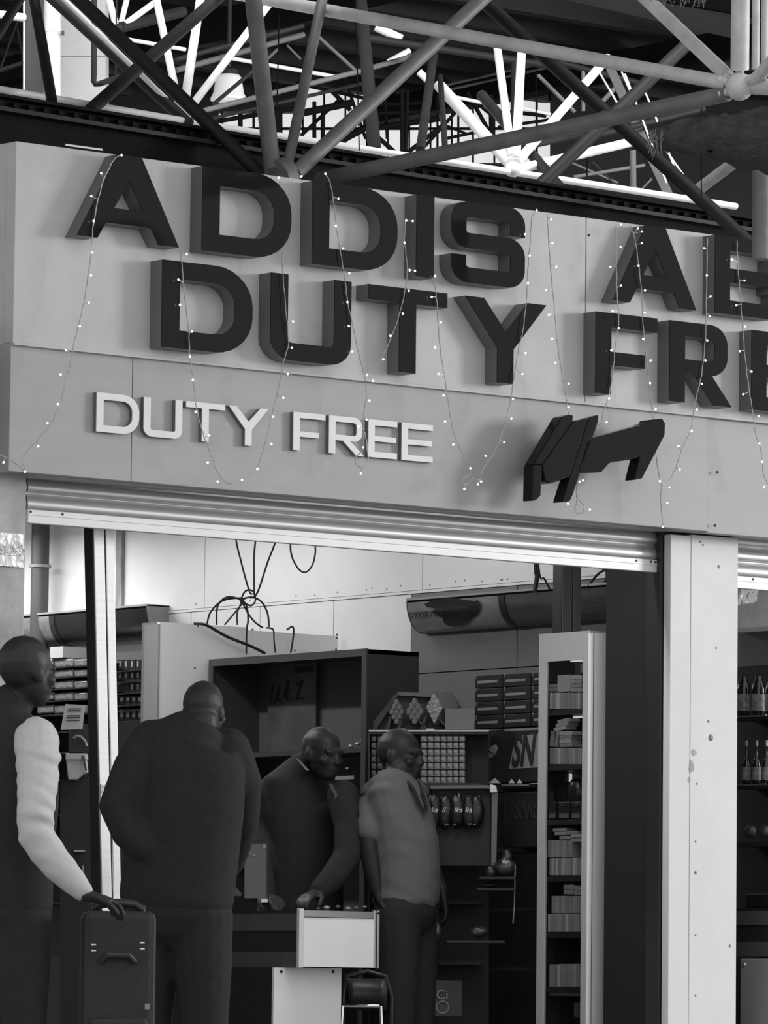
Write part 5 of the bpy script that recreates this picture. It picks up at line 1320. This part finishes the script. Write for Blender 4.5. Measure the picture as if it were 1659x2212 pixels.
# --- bald man at the left edge, hand on a trolley case
f = (RW * .75 + FH * .66).normalized(); r = side_of(f); d = 17.3
tr_ = [(8, 1560, d, .10, .07), (10, 1590, d, .19, .10), (18, 1660, d, .185, .13), (20, 1740, d, .175, .132), (14, 1850, d, .165, .125), (8, 1960, d, .175, .13)]
P = empty('person', base(tr_), 'bald man in dark vest and pale grey sleeves resting a hand on a trolley case', 'person')
armR = [(80, 1598, 17.12, .052), (80, 1700, 17.06, .046), (76, 1800, 17.0, .043), (122, 1868, 17.0, .04), (176, 1925, 17.0, .029), (186, 1933, 17.0, .027)]
armL = [(-66, 1600, 17.5, .052), (-105, 1700, 17.55, .046), (-120, 1800, 17.55, .042), (-118, 1880, 17.5, .036), (-112, 1945, 17.45, .028)]
mb = MB(); head(mb, Pd(58, 1449, 17.28), f, 1.0)
limb(mb, [(Pd(18, 1575, d), .062), (Pd(30, 1535, d), .057), (Pd(46, 1490, d), .056)], r)
torso(mb, tr_, r, -.012); legs(mb, Pd(8, 1965, d), f, r, 0)
arm(mb, armR, r); arm(mb, armL, r)
w_ = Pd(186, 1933, 17.0); hand(mb, w_, Pd(240, 1950, 17.05) - w_, -UPV, .45, -1)
w_ = Pd(-112, 1945, 17.45); hand(mb, w_, -UPV + f * .2, f, .4, 1)
place(fuse(mb, .007, 'body'), 'body', skin_m, P)
mb = MB()
arm(mb, [(78, 1592, 17.14, .075), (82, 1640, 17.1, .073), (81, 1700, 17.06, .066), (76, 1765, 17.0, .061), (78, 1803, 17.0, .060), (100, 1838, 17.0, .058), (128, 1872, 17.0, .053), (160, 1906, 17.0, .043), (180, 1927, 17.0, .034)], r)
arm(mb, armL, r, .014)
me = fuse(mb, .008, 'sleeve', 3)
for v in me.vertices:                                # soft folds of the knitted sleeve
    z = v.co; k = math.sin(z.z * 95 + z.x * 40 + 2.5 * noise.noise(z * 9)) * noise.noise(z * 7 + Vector((3, 1, 5)))
    v.co += v.normal * k * .010
place(me, 'sleeve', grey_knit, P)
mb = MB(); torso(mb, [(10, 1548, d, .085, .075)] + tr_[1:], r, .014)
place(fuse(mb, .01, 'vest'), 'vest', black_cloth, P)
mb = MB(); torso(mb, [(20, 1545, d, .066, .066), (24, 1512, d, .066, .066)], r)
place(fuse(mb, .008, 'collar'), 'collar', black_cloth, P)
mb = MB(); torso(mb, [(9, 1930, d, .17, .13), (8, 1985, d, .175, .13)], r, .012); legs(mb, Pd(8, 1975, d), f, r, 0, .016, False)
place(fuse(mb, .01, 'trousers'), 'trousers', black_cloth, P)

# --- broad man in dark jacket seen from behind
f = (FH * .93 + RW * .36).normalized(); r = side_of(f); d = 19.05
tr_ = [(425, 1582, d, .10, .07), (405, 1602, d, .18, .09), (402, 1660, d, .21, .135), (400, 1740, d, .21, .15), (390, 1850, d, .205, .15), (380, 1950, d, .20, .15)]
P = empty('person', base(tr_), 'broad man in dark jacket seen from behind with hand on hip', 'person')
armL = [(330, 1592, 19.1, .055), (290, 1660, 19.05, .058), (256, 1745, 19.0, .054), (280, 1800, 18.98, .046), (320, 1835, 18.95, .034)]
armR = [(495, 1610, 19.1, .055), (522, 1690, 19.15, .056), (520, 1770, 19.25, .05), (506, 1830, 19.4, .042), (498, 1868, 19.5, .03)]
mb = MB(); head(mb, Pd(441, 1535, 19.1), f, .94)
limb(mb, [(Pd(425, 1590, d), .068), (Pd(436, 1555, d), .062)], r)
torso(mb, tr_, r, -.015); legs(mb, Pd(380, 1960, d), f, r, 0, .01, True, .1); arm(mb, armL, r); arm(mb, armR, r)
w_ = Pd(320, 1835, 18.95); hand(mb, w_, Pd(365, 1860, 18.95) - w_, FH, .4, 1)
w_ = Pd(498, 1868, 19.5); hand(mb, w_, Pd(495, 1900, 19.52) - w_, -RW, .75, 1)
place(fuse(mb, .007, 'body'), 'body', skin_m, P)
mb = MB(); torso(mb, tr_, r, .014); arm(mb, armL, r, .022); arm(mb, armR, r, .02)
me = fuse(mb, .01, 'jacket', 18)
place(me, 'jacket', black_cloth, P)
mb = MB(); torso(mb, [(384, 1920, d, .19, .145), (380, 1980, d, .195, .145)], r, .01); legs(mb, Pd(380, 1975, d), f, r, 0, .03, False, .1)
place(fuse(mb, .01, 'trousers'), 'trousers', black_cloth, P)
bp = Pd(484, 1905, 19.52)
pb_ = empty('paper_slip', bp, 'pale folded paper slip held by the broad man', 'paper')
quad(19.53, .004, [(470, 1845), (486, 1845), (483, 1862), (496, 1892), (494, 1900), (475, 1905)]).build('lower_fold', M('slip', .3, .6, var=.2, scale=30), pb_)
quad(19.535, .004, [(476, 1823), (484, 1824), (488, 1840), (472, 1843), (469, 1838)]).build('upper_fold', M('slip2', .12, .6), pb_)
quad(19.6, .004, [(477, 1920), (500, 1905), (522, 1930), (520, 1936), (474, 1932)]).build('receipt', M('slip2', .12, .6), pb_)

# --- man in dark suit facing the counter
f = (-FH * .55 + RW * .55).normalized(); r = side_of(f); d = 22.25
tr_ = [(668, 1664, d, .10, .075), (652, 1692, d, .185, .10), (655, 1760, d, .195, .125), (655, 1830, d, .185, .13), (655, 1900, d, .18, .125), (655, 1990, d, .18, .125)]
P = empty('person', base(tr_), 'man in dark suit with open pale collar behind the counter', 'person')
armR = [(575, 1715, 22.2, .055), (562, 1790, 22.2, .05), (560, 1860, 22.1, .046), (566, 1905, 22.0, .04), (575, 1935, 21.95, .03)]
armL = [(740, 1715, 22.05, .055), (755, 1785, 22.0, .05), (750, 1850, 21.95, .045), (720, 1895, 21.9, .04), (690, 1925, 21.87, .03)]
mb = MB(); head(mb, Pd(696, 1627, 22.1), f, .96, -.1)
limb(mb, [(Pd(676, 1698, d), .066), (Pd(688, 1655, d), .058)], r)
torso(mb, tr_, r, -.014); legs(mb, Pd(655, 2000, d), f, r, 0); arm(mb, armR, r); arm(mb, armL, r)
w_ = Pd(575, 1935, 21.95); hand(mb, w_, Pd(600, 1947, 21.85) - w_, -UPV, .35, -1)
w_ = Pd(690, 1925, 21.87); hand(mb, w_, Pd(660, 1940, 21.8) - w_, -UPV, .4, 1)
place(fuse(mb, .007, 'body'), 'body', skin_m, P)
mb = MB(); torso(mb, tr_, r, .014); arm(mb, armR, r, .016); arm(mb, armL, r, .016)
place(fuse(mb, .01, 'suit_jacket', 6), 'suit_jacket', black_cloth, P)
col_m = M('pale_collar', .2, .7)
quad(22.06, .012, [(640, 1639), (645, 1639), (668, 1664), (661, 1664)]).build('shirt_collar', col_m, P)
quad(21.98, .012, [(711, 1694), (717, 1692), (732, 1722), (736, 1746), (729, 1743), (721, 1716)]).build('shirt_collar', M('scarf', .07, .7), P)
mb = MB(); torso(mb, [(655, 1950, d, .175, .12), (655, 2005, d, .178, .122)], r, .012); legs(mb, Pd(655, 1998, d), f, r, 0, .02, False)
place(fuse(mb, .01, 'trousers'), 'trousers', black_cloth, P)

# --- man in grey polo shirt
f = (RW * .88 - FH * .42).normalized(); r = side_of(f); d = 22.05
tr_ = [(858, 1676, d, .085, .07), (852, 1702, d, .165, .09), (862, 1760, d, .165, .118), (872, 1820, d, .155, .132), (876, 1880, d, .15, .132), (876, 1945, d, .15, .125)]
P = empty('person', base(tr_), 'man in grey polo shirt with lanyard turned to the right', 'person')
armR = [(806, 1722, 22.0, .055), (796, 1770, 21.97, .05), (797, 1830, 21.95, .043), (806, 1885, 21.95, .04), (816, 1930, 21.95, .029)]
armL = [(905, 1722, 22.35, .052), (918, 1780, 22.38, .046), (922, 1840, 22.35, .04), (940, 1890, 22.25, .036), (955, 1925, 22.2, .028)]
mb = MB(); head(mb, Pd(865, 1632, 22.08), f, .98)
limb(mb, [(Pd(856, 1702, d), .062), (Pd(862, 1660, d), .056)], r)
torso(mb, tr_, r, -.014); legs(mb, Pd(876, 1960, d), f, r, 0); arm(mb, armR, r); arm(mb, armL, r)
w_ = Pd(816, 1930, 21.95); hand(mb, w_, -UPV + RW * .15, RW, .4, 1)
w_ = Pd(955, 1925, 22.2); hand(mb, w_, -UPV + RW * .2, -RW, .4, 1)
place(fuse(mb, .007, 'body'), 'body', skin_m, P)
mb = MB(); torso(mb, tr_[1:], r, .012)
arm(mb, [(812, 1712, 22.02, .062), (804, 1745, 21.99, .062), (799, 1785, 21.96, .056), (799, 1800, 21.96, .055)], r)
arm(mb, [(900, 1715, 22.33, .06), (912, 1760, 22.36, .056), (917, 1790, 22.37, .052)], r)
me = fuse(mb, .009, 'polo_shirt', 4)
for v in me.vertices:
    z = v.co; k = math.sin(z.z * 60 + z.x * 45 + z.y * 20 + 3 * noise.noise(z * 6)) * noise.noise(z * 5)
    v.co += v.normal * k * .008
place(me, 'polo_shirt', polo_m, P)
mb = MB(); n = 14; cpos = Pd(858, 1682, d)
for (dz, rr) in ((-.03, .082), (.0, .078), (.022, .066)):
    for q in range(n):
        an = 2 * math.pi * q / n; mb.v.append(cpos + r * math.cos(an) * rr + f * (math.sin(an) * rr * .95) + UPV * (dz - .018 * math.sin(an)))
for i in range(2):
    for q in range(n - 1): 
        a_ = (q + 4) % n; b_ = (q + 5) % n
        mb.f.append((i * n + a_, i * n + b_, (i + 1) * n + b_, (i + 1) * n + a_))
co = mb.build('collar', polo_m, P, smooth='full'); so = co.modifiers.new('s', 'SOLIDIFY'); so.thickness = .006
MB().path([Pd(x, y, dd) for x, y, dd in ((880, 1690, 21.96), (893, 1705, 21.93), (905, 1735, 21.92), (915, 1752, 21.93), (922, 1745, 21.98), (914, 1718, 22.0), (903, 1690, 22.05))], .008, 8).build('lanyard', black_cloth, P, smooth=True)
mb = MB(); torso(mb, [(876, 1925, d, .145, .125), (876, 1975, d, .15, .125)], r, .004); legs(mb, Pd(876, 1970, d), f, r, 0, .02, False)
place(fuse(mb, .01, 'trousers'), 'trousers', black_cloth, P)

# ------------------------------------------------------------------ trolley case under the bald man's hand
tcz = Pd(248, 2080, 17.25)
tv = empty('trolley_case', (tcz.x, tcz.y, 0), 'black soft trolley case with small reflective tabs before the bald man', 'suitcase')
ca2 = Matrix.Rotation(-TH + .12, 3, 'Z')
TL = lambda x, y, z: Vector((tcz.x, tcz.y, 0)) + ca2 @ Vector((x, y, z))
def tbox(x0, x1, y0, y1, z0, z1): return MB().hexa([TL(*c) for c in ((x0, y0, z0), (x1, y0, z0), (x1, y1, z0), (x0, y1, z0), (x0, y0, z1), (x1, y0, z1), (x1, y1, z1), (x0, y1, z1))])
tbox(-.11, .13, -.06, .12, .06, .865).build('case_body', M('case_fabric', .022, .7, var=.2, scale=40, bump=.2), tv, bevel=.025)
tbox(-.085, .105, -.09, -.058, .12, .52).build('front_pocket', M('case_fabric', .022, .7), tv, bevel=.015)
for x in (-.075, .095): MB().tube(TL(x, .08, .84), TL(x, .08, .885), .008, 8).build('handle_rod', black_sat, tv)
MB().path([TL(-.075, .08, .87), TL(-.05, .075, .888), (TL(.01, .07, .894)), TL(.07, .075, .888), TL(.095, .08, .87)], .014, 10).build('handle', black_sat, tv, smooth=True)
MB().path([TL(-.05, -.065, .70), TL(-.03, -.08, .72), TL(.04, -.08, .72), TL(.06, -.065, .70)], .01, 8).build('grip', M('rubber', .03, .3), tv, smooth=True)
tabm = M('reflective_tab', .8, .25)
for (x, y) in ((202, 2040), (202, 2053), (307, 2036), (307, 2049)):
    p = Pd(x, y, 17.0)
    MB().dbox(17.14, .02, x - 5, x + 5, y - 1.6, y + 1.6).build('reflective_tab', tabm, tv)
MB().dbox(17.14, .02, 313, 322, 2168, 2180).build('side_tag', grey_m, tv)
for x in (-.08, .1): MB().tube(TL(x - .015, .1, .05), TL(x + .015, .1, .05), .05, 14).build('wheel', black_sat, tv, smooth=True)
